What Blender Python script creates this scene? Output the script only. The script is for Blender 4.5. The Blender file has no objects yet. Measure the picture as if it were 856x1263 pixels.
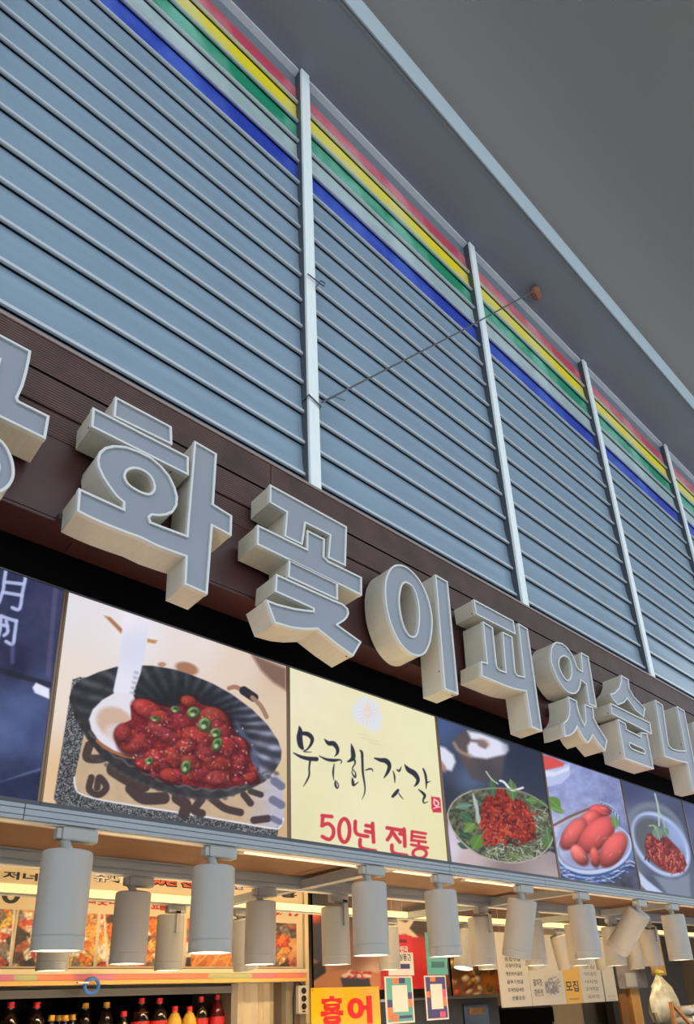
import bpy, bmesh, math, random
import numpy as np
from mathutils import Vector, Matrix, Quaternion
from mathutils.geometry import tessellate_polygon

scene = bpy.context.scene
COL = scene.collection

# ------------------------------------------------------------------ camera
F_PX, PX, PY = 856.74, 428.0, 900.0          # focal length / principal point (856x1263 frame)
CAM = np.array([0.0, -1.6, 1.6])
MW = np.array([[0.7466, 0.2153, 0.6295],     # world axes expressed in camera axes (x right, y down, z forward)
               [-0.6643, 0.2942, 0.6872],
               [-0.0372, -0.9312, 0.3626]])
u_, s_, vt_ = np.linalg.svd(MW)
MW = u_ @ vt_
cam_data = bpy.data.cameras.new('camera')
cam_data.sensor_fit = 'HORIZONTAL'
cam_data.sensor_width = 36.0
cam_data.lens = 36.0 * F_PX / 856.0
cam_data.shift_x = 0.0
cam_data.shift_y = (PY - 631.5) / 856.0
cam_data.clip_start = 0.02
cam = bpy.data.objects.new('camera', cam_data)
R3 = Matrix((tuple(MW[:, 0]), tuple(-MW[:, 1]), tuple(-MW[:, 2]))).transposed()
cam.matrix_world = Matrix.Translation(Vector(CAM)) @ R3.to_4x4()
COL.objects.link(cam)
scene.camera = cam

# ------------------------------------------------------------------ world and exposure
world = bpy.data.worlds.new('sky')
scene.world = world
world.use_nodes = True
wn = world.node_tree.nodes
wn['Background'].inputs['Color'].default_value = (0.80, 0.90, 1.0, 1)
wn['Background'].inputs['Strength'].default_value = 1.45
vs = scene.view_settings
vs.view_transform = 'Standard'
vs.look = 'None'
vs.gamma = 1.0
vs.use_curve_mapping = False
vs.exposure = 0.0

SPOT_W = 62.0        # watts of every track spotlight
WARM = (1.0, 0.69, 0.36)

# ------------------------------------------------------------------ helpers
def ray(u, v):
    return MW @ np.array([(u - PX) / F_PX, (v - PY) / F_PX, 1.0])
def at(u, v, y):
    r = ray(u, v); return Vector(CAM + r * ((y - CAM[1]) / r[1]))
def atz(u, v, z):
    r = ray(u, v); return Vector(CAM + r * ((z - CAM[2]) / r[2]))
def proj(P):
    q = (np.asarray(P) - CAM) @ MW
    return PX + F_PX * q[..., 0] / q[..., 2], PY + F_PX * q[..., 1] / q[..., 2]

def lin(c):
    c = np.asarray(c, float) / 255.0
    return np.where(c <= 0.04045, c / 12.92, ((c + 0.055) / 1.055) ** 2.4)

MATS = {}
def mat(name, rgb=(128, 128, 128), rough=0.6, metal=0.0, noise=0.0, nscale=20.0, stretch=None, bump=0.0, emit=0.0, spec=0.5, trans=0.0):
    """principled material, colour given in sRGB 0-255, with an optional object-space noise variation"""
    if name in MATS: return MATS[name]
    m = bpy.data.materials.new(name); m.use_nodes = True
    nt = m.node_tree; b = nt.nodes['Principled BSDF']
    c = tuple(lin(rgb)) + (1,)
    b.inputs['Base Color'].default_value = c
    b.inputs['Roughness'].default_value = rough
    b.inputs['Metallic'].default_value = metal
    b.inputs['Specular IOR Level'].default_value = spec
    if trans: b.inputs['Transmission Weight'].default_value = trans
    if emit:
        b.inputs['Emission Color'].default_value = c
        b.inputs['Emission Strength'].default_value = emit
    if noise or bump:
        tc = nt.nodes.new('ShaderNodeTexCoord'); mp = nt.nodes.new('ShaderNodeMapping')
        nz = nt.nodes.new('ShaderNodeTexNoise'); nz.inputs['Scale'].default_value = nscale
        nz.inputs['Detail'].default_value = 6
        nt.links.new(tc.outputs['Object'], mp.inputs['Vector']); nt.links.new(mp.outputs['Vector'], nz.inputs['Vector'])
        if stretch: mp.inputs['Scale'].default_value = stretch
        if noise:
            mx = nt.nodes.new('ShaderNodeMix'); mx.data_type = 'RGBA'
            mx.inputs[6].default_value = tuple(x * (1 - noise) for x in c[:3]) + (1,)
            mx.inputs[7].default_value = tuple(min(1, x * (1 + noise)) for x in c[:3]) + (1,)
            rp = nt.nodes.new('ShaderNodeMapRange'); rp.inputs[1].default_value = 0.3; rp.inputs[2].default_value = 0.7
            nt.links.new(nz.outputs['Fac'], rp.inputs[0]); nt.links.new(rp.outputs[0], mx.inputs[0])
            nt.links.new(mx.outputs[2], b.inputs['Base Color'])
        if bump:
            bp = nt.nodes.new('ShaderNodeBump'); bp.inputs['Strength'].default_value = bump; bp.inputs['Distance'].default_value = 0.002
            nt.links.new(nz.outputs['Fac'], bp.inputs['Height']); nt.links.new(bp.outputs[0], b.inputs['Normal'])
    MATS[name] = m
    return m

def print_mat(name, emit):
    """flat print: colours come from the 'print' colour attribute of the sheet; emit > 0 = backlit film"""
    if name in MATS: return MATS[name]
    m = bpy.data.materials.new(name); m.use_nodes = True
    nt = m.node_tree; b = nt.nodes['Principled BSDF']
    a = nt.nodes.new('ShaderNodeAttribute'); a.attribute_name = 'print'
    if emit:
        b.inputs['Base Color'].default_value = (0.01, 0.01, 0.01, 1)
        b.inputs['Roughness'].default_value = 0.6
        b.inputs['Specular IOR Level'].default_value = 0.06
        nt.links.new(a.outputs['Color'], b.inputs['Emission Color']); b.inputs['Emission Strength'].default_value = emit
    else:
        nt.links.new(a.outputs['Color'], b.inputs['Base Color']); b.inputs['Roughness'].default_value = 0.5
    MATS[name] = m
    return m

def link(name, mesh, m, parent=None):
    o = bpy.data.objects.new(name, mesh)
    COL.objects.link(o)
    if m is not None and len(mesh.materials) == 0: mesh.materials.append(m)
    if parent is not None: o.parent = parent
    return o

def empty(name, loc=(0, 0, 0)):
    o = bpy.data.objects.new(name, None); COL.objects.link(o); o.location = loc
    o.empty_display_size = 0.05
    return o

def tag(o, label, cat, group=None, kind=None):
    o['label'] = label
    if cat: o['category'] = cat
    if group: o['group'] = group
    if kind: o['kind'] = kind
    return o

class MB:
    """collects shapes into one mesh"""
    def __init__(s): s.v = []; s.f = []; s.smooth = []
    def add(s, vs, fs, smooth=False):
        n = len(s.v); s.v += [tuple(x) for x in vs]
        s.f += [tuple(i + n for i in f) for f in fs]; s.smooth += [smooth] * len(fs); return s
    def box(s, x0, x1, y0, y1, z0, z1):
        v = [(x, y, z) for x in (x0, x1) for y in (y0, y1) for z in (z0, z1)]
        return s.add(v, [(0, 1, 3, 2), (4, 6, 7, 5), (0, 4, 5, 1), (2, 3, 7, 6), (0, 2, 6, 4), (1, 5, 7, 3)])
    def prism_x(s, prof, x0, x1, smooth=False):
        """profile [(y,z)] counter-clockwise seen from +X, swept along X"""
        n = len(prof); v = [(x0, y, z) for y, z in prof] + [(x1, y, z) for y, z in prof]
        f = [(i, (i + 1) % n, n + (i + 1) % n, n + i) for i in range(n)]
        return s.add(v, f + [tuple(range(n - 1, -1, -1)), tuple(range(n, 2 * n))], smooth)
    def tube(s, pts, r, n=10, cap=True):
        pts = [Vector(p) for p in pts]; rs = r if isinstance(r, (list, tuple)) else [r] * len(pts)
        vs = []; fs = []
        for i, p in enumerate(pts):
            d = (pts[min(i + 1, len(pts) - 1)] - pts[max(i - 1, 0)]).normalized()
            a = d.orthogonal().normalized() if i == 0 else (a0 - d * a0.dot(d)).normalized()
            a0 = a; b = d.cross(a)
            for k in range(n):
                t = 2 * math.pi * k / n; vs.append(p + (a * math.cos(t) + b * math.sin(t)) * rs[i])
        for i in range(len(pts) - 1):
            for k in range(n): fs.append((i * n + k, i * n + (k + 1) % n, (i + 1) * n + (k + 1) % n, (i + 1) * n + k))
        s.add(vs, fs, True)
        if cap:
            m = len(s.v) - len(vs)
            s.f += [tuple(m + k for k in range(n - 1, -1, -1)), tuple(m + len(vs) - n + k for k in range(n))]; s.smooth += [False, False]
        return s
    def lathe(s, prof, n=24, axis=None, org=(0, 0, 0)):
        """profile [(r,z)] turned about the local Z axis"""
        vs = []; fs = []
        for r, z in prof:
            for k in range(n):
                t = 2 * math.pi * k / n; vs.append(Vector((r * math.cos(t), r * math.sin(t), z)))
        if axis is not None:
            q = Vector((0, 0, 1)).rotation_difference(Vector(axis)); vs = [q @ v for v in vs]
        vs = [v + Vector(org) for v in vs]
        for i in range(len(prof) - 1):
            for k in range(n): fs.append((i * n + k, i * n + (k + 1) % n, (i + 1) * n + (k + 1) % n, (i + 1) * n + k))
        return s.add(vs, fs, True)
    def mesh(s, name, sharp=None):
        me = bpy.data.meshes.new(name); me.from_pydata(s.v, [], s.f); me.update()
        me.polygons.foreach_set('use_smooth', s.smooth)
        if any(s.smooth): me.set_sharp_from_angle(angle=math.radians(40))
        return me
    def build(s, name, m, parent=None, bevel=0.0):
        o = link(name, s.mesh(name), m, parent)
        if bevel:
            b = o.modifiers.new('bevel', 'BEVEL'); b.width = bevel; b.segments = 2; b.limit_method = 'ANGLE'
        return o

def box(name, m, parent, x0, x1, y0, y1, z0, z1, bevel=0.0):
    return MB().box(min(x0, x1), max(x0, x1), min(y0, y1), max(y0, y1), min(z0, z1), max(z0, z1)).build(name, m, parent, bevel)

def struct(o, label=None):
    o['kind'] = 'structure'
    if label: o['label'] = label
    return o

def text_part(name, body, parent, x0, z0, w, h, y, m, bold=0.02, fit=True, depth=0.0006, shear=0.0):
    """flat lettering facing the street (towards -Y), lower left corner at x0,z0"""
    cu = bpy.data.curves.new(name, 'FONT'); cu.body = body; cu.offset = bold; cu.extrude = 0.0; cu.shear = shear
    tmp = bpy.data.objects.new(name, cu); COL.objects.link(tmp)
    bpy.context.view_layer.update()
    me = bpy.data.meshes.new_from_object(tmp.evaluated_get(bpy.context.evaluated_depsgraph_get()))
    bpy.data.objects.remove(tmp); bpy.data.curves.remove(cu)
    n = len(me.vertices); co = np.empty(n * 3); me.vertices.foreach_get('co', co); co = co.reshape(-1, 3)
    mn, mx = co.min(0), co.max(0)
    sx = w / (mx[0] - mn[0]); sz = h / (mx[1] - mn[1])
    out = np.stack([x0 + (co[:, 0] - mn[0]) * sx, np.full(n, y), z0 + (co[:, 1] - mn[1]) * sz], 1)
    me.vertices.foreach_set('co', out.ravel()); me.update(); me.materials.clear()
    return link(name, me, m, parent)

# ------------------------------------------------------------------ print painter (numpy, sRGB 0-255)
RNG = np.random.RandomState(7)
TAB = RNG.rand(16, 64, 64)
def vnoise(u, v, s, seed=0):
    x = u / s; y = v / s; xi = np.floor(x).astype(int); yi = np.floor(y).astype(int); fx = x - xi; fy = y - yi
    fx = fx * fx * (3 - 2 * fx); fy = fy * fy * (3 - 2 * fy); t = TAB[seed % 16]
    g = lambda a, b: t[a % 64, b % 64]
    return (g(xi, yi) * (1 - fx) + g(xi + 1, yi) * fx) * (1 - fy) + (g(xi, yi + 1) * (1 - fx) + g(xi + 1, yi + 1) * fx) * fy
def fbm(u, v, s, seed=0):
    return 0.55 * vnoise(u, v, s, seed) + 0.3 * vnoise(u, v, s / 2.1, seed + 1) + 0.15 * vnoise(u, v, s / 4.3, seed + 2)

class Paint:
    def __init__(s, U, V, base):
        s.U = U; s.V = V; s.C = np.tile(np.array(base, float), (len(U), 1)); s.ox = s.oy = 0.0; s.sc = 1.0
    def frame(s, ox, oy, sc): s.ox, s.oy, s.sc = ox, oy, sc; return s
    def pt(s, p): return (s.ox + p[0] / s.sc, s.oy + p[1] / s.sc)
    def _sub(s, x0, x1, y0, y1): return np.nonzero((s.U > x0) & (s.U < x1) & (s.V > y0) & (s.V < y1))[0]
    def over(s, idx, a, col):
        if callable(col): col = col(s.U[idx], s.V[idx])
        c = np.asarray(col, float)
        if c.ndim == 1: c = c[None, :]
        s.C[idx] = s.C[idx] * (1 - a[:, None]) + c * a[:, None]
    def poly(s, pts, col, a=1.0, soft=0.8):
        P = np.array([s.pt(p) for p in pts]); m = soft + 1
        idx = s._sub(P[:, 0].min() - m, P[:, 0].max() + m, P[:, 1].min() - m, P[:, 1].max() + m)
        if len(idx) == 0: return
        u = s.U[idx]; v = s.V[idx]; ins = np.zeros(len(idx), bool); d2 = np.full(len(idx), 1e9)
        for i in range(len(P)):
            x0, y0 = P[i]; x1, y1 = P[(i + 1) % len(P)]
            c = (y0 > v) != (y1 > v)
            if y1 != y0: ins ^= c & (u < (x1 - x0) * (v - y0) / (y1 - y0) + x0)
            dx, dy = x1 - x0, y1 - y0; L = dx * dx + dy * dy + 1e-12
            t = np.clip(((u - x0) * dx + (v - y0) * dy) / L, 0, 1)
            d2 = np.minimum(d2, (u - x0 - t * dx) ** 2 + (v - y0 - t * dy) ** 2)
        d = np.sqrt(d2) * np.where(ins, 1, -1)
        s.over(idx, a * np.clip(0.5 + d / (2 * soft), 0, 1), col)
    def ell(s, cx, cy, rx, ry, ang, col, a=1.0, soft=0.8, shade=None):
        cx, cy = s.pt((cx, cy)); rx /= s.sc; ry /= s.sc; m = max(rx, ry) + soft + 1
        idx = s._sub(cx - m, cx + m, cy - m, cy + m)
        if len(idx) == 0: return
        c, sn = math.cos(math.radians(ang)), math.sin(math.radians(ang))
        x = (s.U[idx] - cx); y = (s.V[idx] - cy); p = (x * c + y * sn) / rx; q = (-x * sn + y * c) / ry
        r = np.sqrt(p * p + q * q); al = a * np.clip(0.5 + (1 - r) * min(rx, ry) / (2 * soft), 0, 1)
        if shade:
            z = np.sqrt(np.clip(1 - r * r, 0, 1)); l = np.clip((-0.35 * x / max(rx, ry) - 0.6 * y / max(rx, ry)) + 0.75 * z, 0, 1.2)
            base = np.array(col, float)[None] * (0.5 + 0.65 * l)[:, None]
            hl = np.clip((l - 0.9) / 0.2, 0, 1)[:, None] * shade
            col2 = base * (1 - hl) + np.array([255, 225, 220.])[None] * hl
            s.C[idx] = s.C[idx] * (1 - al[:, None]) + col2 * al[:, None]
        else: s.over(idx, al, col)
    def stroke(s, pts, col, w=None, a=1.0, soft=0.6):
        """pts (x,y) or (x,y,width)"""
        Q = [s.pt(p) + (((p[2] if w is None else w) / s.sc) / 2,) for p in pts]
        # catmull-rom subdivision
        if len(Q) > 2:
            out = []
            A = np.array(Q)
            for i in range(len(A) - 1):
                p0, p1, p2, p3 = A[max(i - 1, 0)], A[i], A[i + 1], A[min(i + 2, len(A) - 1)]
                for t in np.linspace(0, 1, 6, endpoint=False):
                    out.append(0.5 * ((2 * p1) + (-p0 + p2) * t + (2 * p0 - 5 * p1 + 4 * p2 - p3) * t * t + (-p0 + 3 * p1 - 3 * p2 + p3) * t ** 3))
            out.append(A[-1]); Q = out
        Q = np.array(Q); m = Q[:, 2].max() + soft + 1
        idx = s._sub(Q[:, 0].min() - m, Q[:, 0].max() + m, Q[:, 1].min() - m, Q[:, 1].max() + m)
        if len(idx) == 0: return
        u = s.U[idx]; v = s.V[idx]; best = np.full(len(idx), -1e9)
        for i in range(len(Q) - 1):
            x0, y0, r0 = Q[i]; x1, y1, r1 = Q[i + 1]; dx, dy = x1 - x0, y1 - y0; L = dx * dx + dy * dy + 1e-12
            t = np.clip(((u - x0) * dx + (v - y0) * dy) / L, 0, 1)
            best = np.maximum(best, r0 + (r1 - r0) * t - np.hypot(u - x0 - t * dx, v - y0 - t * dy))
        s.over(idx, a * np.clip(0.5 + best / (2 * soft), 0, 1), col)

def sheet(name, parent, x0, x1, z0, z1, y, step, painter, base, m):
    """a flat printed sheet in the plane y, x0..x1, z0..z1, facing the street"""
    nx = max(2, int((x1 - x0) / step)) + 1; nz = max(2, int((z1 - z0) / step)) + 1
    X, Z = np.meshgrid(np.linspace(x0, x1, nx), np.linspace(z0, z1, nz))
    P = np.stack([X.ravel(), np.full(X.size, y), Z.ravel()], 1)
    U, V = proj(P)
    pa = Paint(U, V, base); painter(pa)
    i = np.arange(nx * nz).reshape(nz, nx)
    q = np.stack([i[:-1, :-1], i[:-1, 1:], i[1:, 1:], i[1:, :-1]], -1).reshape(-1, 4)
    me = bpy.data.meshes.new(name)
    me.vertices.add(len(P)); me.vertices.foreach_set('co', P.ravel())
    me.loops.add(q.size); me.loops.foreach_set('vertex_index', q.ravel().astype(np.int32))
    me.polygons.add(len(q)); me.polygons.foreach_set('loop_start', np.arange(0, q.size, 4, dtype=np.int32))
    me.update(calc_edges=True)
    ca = me.color_attributes.new('print', 'FLOAT_COLOR', 'POINT')
    c4 = np.ones((len(P), 4)); c4[:, :3] = lin(np.clip(pa.C, 0, 255))
    ca.data.foreach_set('color', c4.ravel())
    return link(name, me, m, parent)

# ================================================================== materials
M_blade = mat('louvre_sheet', (136, 156, 172), 0.3, 0.0, noise=0.08, nscale=3.0, stretch=(1, 1, 6), spec=0.6)
M_lip = mat('louvre_edge_metal', (208, 214, 217), 0.3, 0.2)
M_mull = mat('white_painted_steel', (240, 246, 244), 0.5, noise=0.04, nscale=30, stretch=(6, 1, .4))
M_roof = mat('roof_grey_panel', (112, 110, 107), 0.6)
M_gutter = mat('gutter_grey_metal', (122, 130, 140), 0.45)
M_trimw = mat('white_trim', (225, 230, 232), 0.5)
M_brown = mat('brown_smooth_panel', (74, 44, 42), 0.35, noise=0.08, nscale=4, spec=0.4)
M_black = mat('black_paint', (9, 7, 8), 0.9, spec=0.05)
M_face = mat('letter_face_acrylic', (140, 146, 155), 0.4, noise=0.04, nscale=6)
M_rim = mat('letter_white_trim', (214, 214, 210), 0.45)
M_return = mat('letter_return_metal', (206, 199, 182), 0.42, noise=0.05, nscale=14, stretch=(8, 1, 0.6))
M_screw = mat('screw_dark', (70, 58, 48), 0.5, 0.6)
M_alu = mat('aluminium_rail', (146, 152, 156), 0.38, 0.2)
M_frame = mat('dark_grey_frame', (74, 74, 78), 0.45, 0.2)
M_spot = mat('spotlight_white_paint', (160, 158, 152), 0.45)
M_ground = mat('street_paving', (128, 124, 118), 0.8, noise=0.12, nscale=3)
M_cream = mat('cream_board', (222, 204, 166), 0.5)
M_wood = mat('ceiling_brown_wood', (88, 58, 32), 0.6, noise=0.2, nscale=5, stretch=(.6, 6, 6))
M_steel = mat('brushed_steel', (170, 165, 155), 0.28, 0.9, noise=0.1, nscale=8, stretch=(.3, 8, 8))

# fascia planks: fine ribs run along X (fine relief only)
def ribbed():
    m = bpy.data.materials.new('brown_ribbed_plank'); m.use_nodes = True; nt = m.node_tree; b = nt.nodes['Principled BSDF']
    tc = nt.nodes.new('ShaderNodeTexCoord'); wv = nt.nodes.new('ShaderNodeTexWave')
    wv.bands_direction = 'Z'; wv.inputs['Scale'].default_value = 38.0; wv.wave_profile = 'SIN'
    nt.links.new(tc.outputs['Object'], wv.inputs['Vector'])
    nz = nt.nodes.new('ShaderNodeTexNoise'); nz.inputs['Scale'].default_value = 9.0; nz.inputs['Detail'].default_value = 8
    nt.links.new(tc.outputs['Object'], nz.inputs['Vector'])
    m1 = nt.nodes.new('ShaderNodeMix'); m1.data_type = 'RGBA'
    m1.inputs[6].default_value = tuple(lin((42, 28, 25))) + (1,); m1.inputs[7].default_value = tuple(lin((110, 76, 66))) + (1,)
    ad = nt.nodes.new('ShaderNodeMath'); ad.operation = 'MULTIPLY'
    nt.links.new(wv.outputs['Fac'], ad.inputs[0]); nt.links.new(nz.outputs['Fac'], ad.inputs[1])
    ml = nt.nodes.new('ShaderNodeMath'); ml.operation = 'MULTIPLY'; ml.inputs[1].default_value = 1.6; nt.links.new(ad.outputs[0], ml.inputs[0])
    nt.links.new(ml.outputs[0], m1.inputs[0]); nt.links.new(m1.outputs[2], b.inputs['Base Color'])
    bp = nt.nodes.new('ShaderNodeBump'); bp.inputs['Strength'].default_value = 0.5; bp.inputs['Distance'].default_value = 0.003
    nt.links.new(wv.outputs['Fac'], bp.inputs['Height']); nt.links.new(bp.outputs[0], b.inputs['Normal'])
    b.inputs['Roughness'].default_value = 0.55
    return m
M_rib = ribbed()

# coloured film on louvre blades: weathered, blotchy
def film(name, c0, c1):
    m = bpy.data.materials.new(name); m.use_nodes = True; nt = m.node_tree; b = nt.nodes['Principled BSDF']
    tc = nt.nodes.new('ShaderNodeTexCoord'); nz = nt.nodes.new('ShaderNodeTexNoise'); nz.inputs['Scale'].default_value = 5.0; nz.inputs['Detail'].default_value = 5
    nt.links.new(tc.outputs['Object'], nz.inputs['Vector'])
    rp = nt.nodes.new('ShaderNodeMapRange'); rp.inputs[1].default_value = 0.42; rp.inputs[2].default_value = 0.62
    mx = nt.nodes.new('ShaderNodeMix'); mx.data_type = 'RGBA'
    mx.inputs[6].default_value = tuple(lin(c0)) + (1,); mx.inputs[7].default_value = tuple(lin(c1)) + (1,)
    nt.links.new(nz.outputs['Fac'], rp.inputs[0]); nt.links.new(rp.outputs[0], mx.inputs[0]); nt.links.new(mx.outputs[2], b.inputs['Base Color'])
    b.inputs['Roughness'].default_value = 0.4
    return m
M_red = film('red_film', (205, 70, 88), (222, 140, 145)); M_yel = film('yellow_film', (240, 220, 40), (235, 222, 130))
M_grn = film('green_film', (20, 140, 100), (120, 190, 165)); M_blu = film('blue_film', (35, 62, 170), (70, 100, 195))
M_pale = film('pale_film', (165, 182, 182), (190, 205, 205))

# ================================================================== street ground
ground = box('floor', M_ground, None, -6, 12, -8, 4.5, -0.1, 0.0); struct(ground)

# ================================================================== louvred upper wall
YM = -0.09
upper = empty('wall_upper', (0, 0, 3.26)); struct(upper, 'tall wall of grey horizontal louvres between white posts')
upper.location = (0, 0, 0)
MULL = [1.2825 + 1.2745 * k for k in range(-3, 6)]
LIP0, LSP = 3.356, 0.147
NB = 16
BL = [(-0.0475 - 0.012 * max(0.0, 1 - q / 0.115) ** 2, q) for q in (0.0, 0.018, 0.036, 0.054, 0.072, 0.09, 0.108, 0.126, LSP - 0.006)]
blade_prof = lambda z: BL[::1] + [(y + 0.004, q) for y, q in BL[::-1]]
lip_prof = lambda z: [(-0.066, z - 0.007), (-0.060, z - 0.008), (-0.052, z - 0.003), (-0.050, z + 0.005), (-0.060, z + 0.007), (-0.065, z + 0.0055)]
W_BAY = 1.2745 - 0.056
meshes = {}
def shared(key, fn):
    if key not in meshes: meshes[key] = fn()
    return meshes[key]
for b in range(len(MULL) - 1):
    xa = MULL[b] + 0.028
    for k in range(-1, NB):
        z = LIP0 + k * LSP
        mm = M_blade
        if k == 11: mm = M_blu
        if k == 12: mm = M_pale
        if k == 13: mm = M_grn
        if k == 14: mm = M_yel
        if k == 15: mm = M_red
        me = shared(('blade', mm.name), lambda: MB().prism_x(blade_prof(0)[::-1], 0, W_BAY, True).mesh('louvre_blade'))
        o = link('louvre_blade', me, mm, upper); o.location = (xa, 0, z)
        if k >= 0:
            me = shared('lip', lambda: MB().prism_x(lip_prof(0)[::1], 0, W_BAY).mesh('edge_strip'))
            l = link('edge_strip', me, M_lip, o)
    # grey closing board above the topmost blade and white trim line
    zt = LIP0 + NB * LSP
    box('top_board', M_gutter, upper, xa, xa + W_BAY, -0.045, -0.02, zt - 0.004, 5.80)
    box('white_strip', M_trimw, upper, xa, xa + W_BAY, -0.075, -0.045, 5.790, 5.804)
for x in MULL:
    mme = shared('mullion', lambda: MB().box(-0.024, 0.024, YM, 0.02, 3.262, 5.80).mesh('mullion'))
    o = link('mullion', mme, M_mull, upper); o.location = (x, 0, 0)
    gme = shared('side_shade', lambda: MB().box(-0.0275, -0.0242, YM + 0.012, 0.02, 3.262, 5.80).box(0.0242, 0.0275, YM + 0.012, 0.02, 3.262, 5.80).mesh('side_shade'))
    link('side_shade', gme, mat('side_shade_dark', (72, 78, 86), 0.6), o)  # dark strips on the mullion sides stand in for the shade there
box('back_board', M_gutter, upper, MULL[0], MULL[-1], 0.02, 0.05, 3.2, 5.8)

# roof: box gutter along the wall head and the curved arcade ceiling that springs from it
YG = -0.385
gut = empty('box_gutter', (0, 0, 5.8)); gut.location = (0, 0, 0)
struct(gut, 'grey box gutter running along the top of the louvred wall')
box('gutter_soffit', M_gutter, gut, -3, 10, YG, 0.05, 5.806, 5.83)
box('gutter_lip', M_gutter, gut, -3, 10, YG - 0.010, YG + 0.002, 5.802, 5.812)
prof = [(YG + 0.0, 5.84)]
cv = [(YG - 0.014, 5.800), (YG - 0.014, 6.03), (YG - 0.05, 6.14), (YG - 0.15, 6.27), (YG - 0.35, 6.42), (YG - 0.7, 6.56), (YG - 1.3, 6.70), (YG - 2.4, 6.80)]
# smooth the curve
A = np.array(cv); out = []
for i in range(len(A) - 1):
    p0, p1, p2, p3 = A[max(i - 1, 0)], A[i], A[i + 1], A[min(i + 2, len(A) - 1)]
    for t in np.linspace(0, 1, 6, endpoint=False):
        out.append(0.5 * ((2 * p1) + (-p0 + p2) * t + (2 * p0 - 5 * p1 + 4 * p2 - p3) * t * t + (-p0 + 3 * p1 - 3 * p2 + p3) * t ** 3))
out.append(A[-1])
inner = [tuple(p) for p in out]; outer = [(y + 0.02, z + 0.06) for y, z in inner]
mb = MB(); pr = inner + outer[::-1]; n = len(pr)
v = [(-3, y, z) for y, z in pr] + [(10, y, z) for y, z in pr]
mb.add(v, [(i, (i + 1) % n, n + (i + 1) % n, n + i) for i in range(n)], True)
box('gutter_face', mat('gutter_daylit', (186, 200, 206), 0.5), gut, -3, 10, YG - 0.0200, YG - 0.0145, 5.816, 6.00)  # lighter colour puts the daylight on the gutter's front face
ceil = mb.build('ceiling', M_roof); struct(ceil, 'curved grey arcade ceiling above the louvred wall')

# stay wire from the first white post up to the gutter
wire = empty('stay_wire', at(398, 500, -0.12)); W0 = wire.location.copy()
tag(wire, 'thin grey wire tied to a white post, slanting up to the roof gutter', 'wire')
A0 = Vector((1.30, -0.115, at(398, 502, -0.1).z)); A1 = atz(660, 358, 5.78)
MB().tube([A0 - W0, (A0 + A1) / 2 - W0 - Vector((0, 0, 0.012)), A1 - W0], 0.0042, 6).build('strand', mat('wire_grey', (92, 96, 100), 0.5, 0.3), wire)
zz = A0.z
MB().tube([Vector(p) - W0 for p in ((1.252, -0.06, zz + 0.02), (1.252, -0.097, zz + 0.02), (1.31, -0.097, zz), (1.312, -0.06, zz))], 0.0035, 6).build('wire_loop', MATS['wire_grey'], wire)
MB().tube([A0 - W0, A0 - W0 + Vector((0.06, -0.01, 0.06)), A0 - W0 + Vector((0.11, -0.01, 0.075))], 0.002, 6).build('wire_tail', MATS['wire_grey'], wire)
ins = MB().tube([A1 - W0 + Vector((-0.03, 0, -0.02)), A1 - W0, A1 - W0 + Vector((0.06, 0.02, 0.02))], [0.012, 0.03, 0.03], 8)
ins.build('rust_clamp', mat('rust_brown', (150, 100, 72), 0.7), wire)
zz2 = at(400, 360, YM).z
w2 = MB().tube([(1.258, -0.1, zz2 + .01), (1.31, -0.1, zz2 + 0.012), (1.335, -0.11, zz2 - 0.005), (1.34, -0.11, zz2 + 0.02), (1.32, -0.11, zz2 + 0.015), (1.30, -0.1, zz2 - 0.03)], 0.003, 6).build('wire_knot', MATS['wire_grey'])
tag(w2, 'short twisted wire knot at the upper part of the wide white post', 'wire')

# ================================================================== brown fascia
YF = -0.118
fas = empty('wall_fascia'); struct(fas, 'brown sign fascia of ribbed planks above a smooth panel')
JX = [-2.4, at(334, 590, YF).x - 2.4, at(334, 590, YF).x, at(334, 590, YF).x + 2.4, at(334, 590, YF).x + 4.8]
JX = JX[1:]
JX = [JX[0] - 1.2] + JX
for (za, zb) in ((3.142, 3.252), (3.038, 3.134), (2.954, 3.029)):
    for i in range(len(JX) - 1):
        p = box('plank', M_rib, fas, JX[i] + 0.0015, JX[i + 1] - 0.0015, YF, YF + 0.02, za, zb, 0.0)
    # rounded plank borders either side of a groove
box('top_trim', mat('fascia_trim', (150, 128, 118), 0.5), fas, JX[0], JX[-1], YF - 0.004, YF + 0.02, 3.252, 3.262)
box('backing', M_black, fas, JX[0], JX[-1], YF + 0.021, -0.055, 2.735, 3.258)
for i in range(len(JX) - 1):
    box('smooth_panel', M_brown, fas, JX[i] + 0.001, JX[i + 1] - 0.001, YF + 0.002, YF + 0.02, 2.722, 2.953)
SX = [JX[0]] + [atz(485, 828, 2.72).x + 1.2 * k for k in range(-2, 4)] 
for i in range(len(SX) - 1):
    box('soffit_panel', M_brown, fas, SX[i] + 0.001, SX[i + 1] - 0.001, YF + 0.003, 0.0, 2.712, 2.720)
box('black_strip', M_black, fas, JX[0], JX[-1], 0.0, 0.02, 2.607, 2.735)  # black-painted strip above the lightboxes
MB().box(JX[0], JX[-1], -0.02, 0.02, 3.2, 3.262).build('gap_closer', M_black, fas)
rs = random.Random(5)

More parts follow.
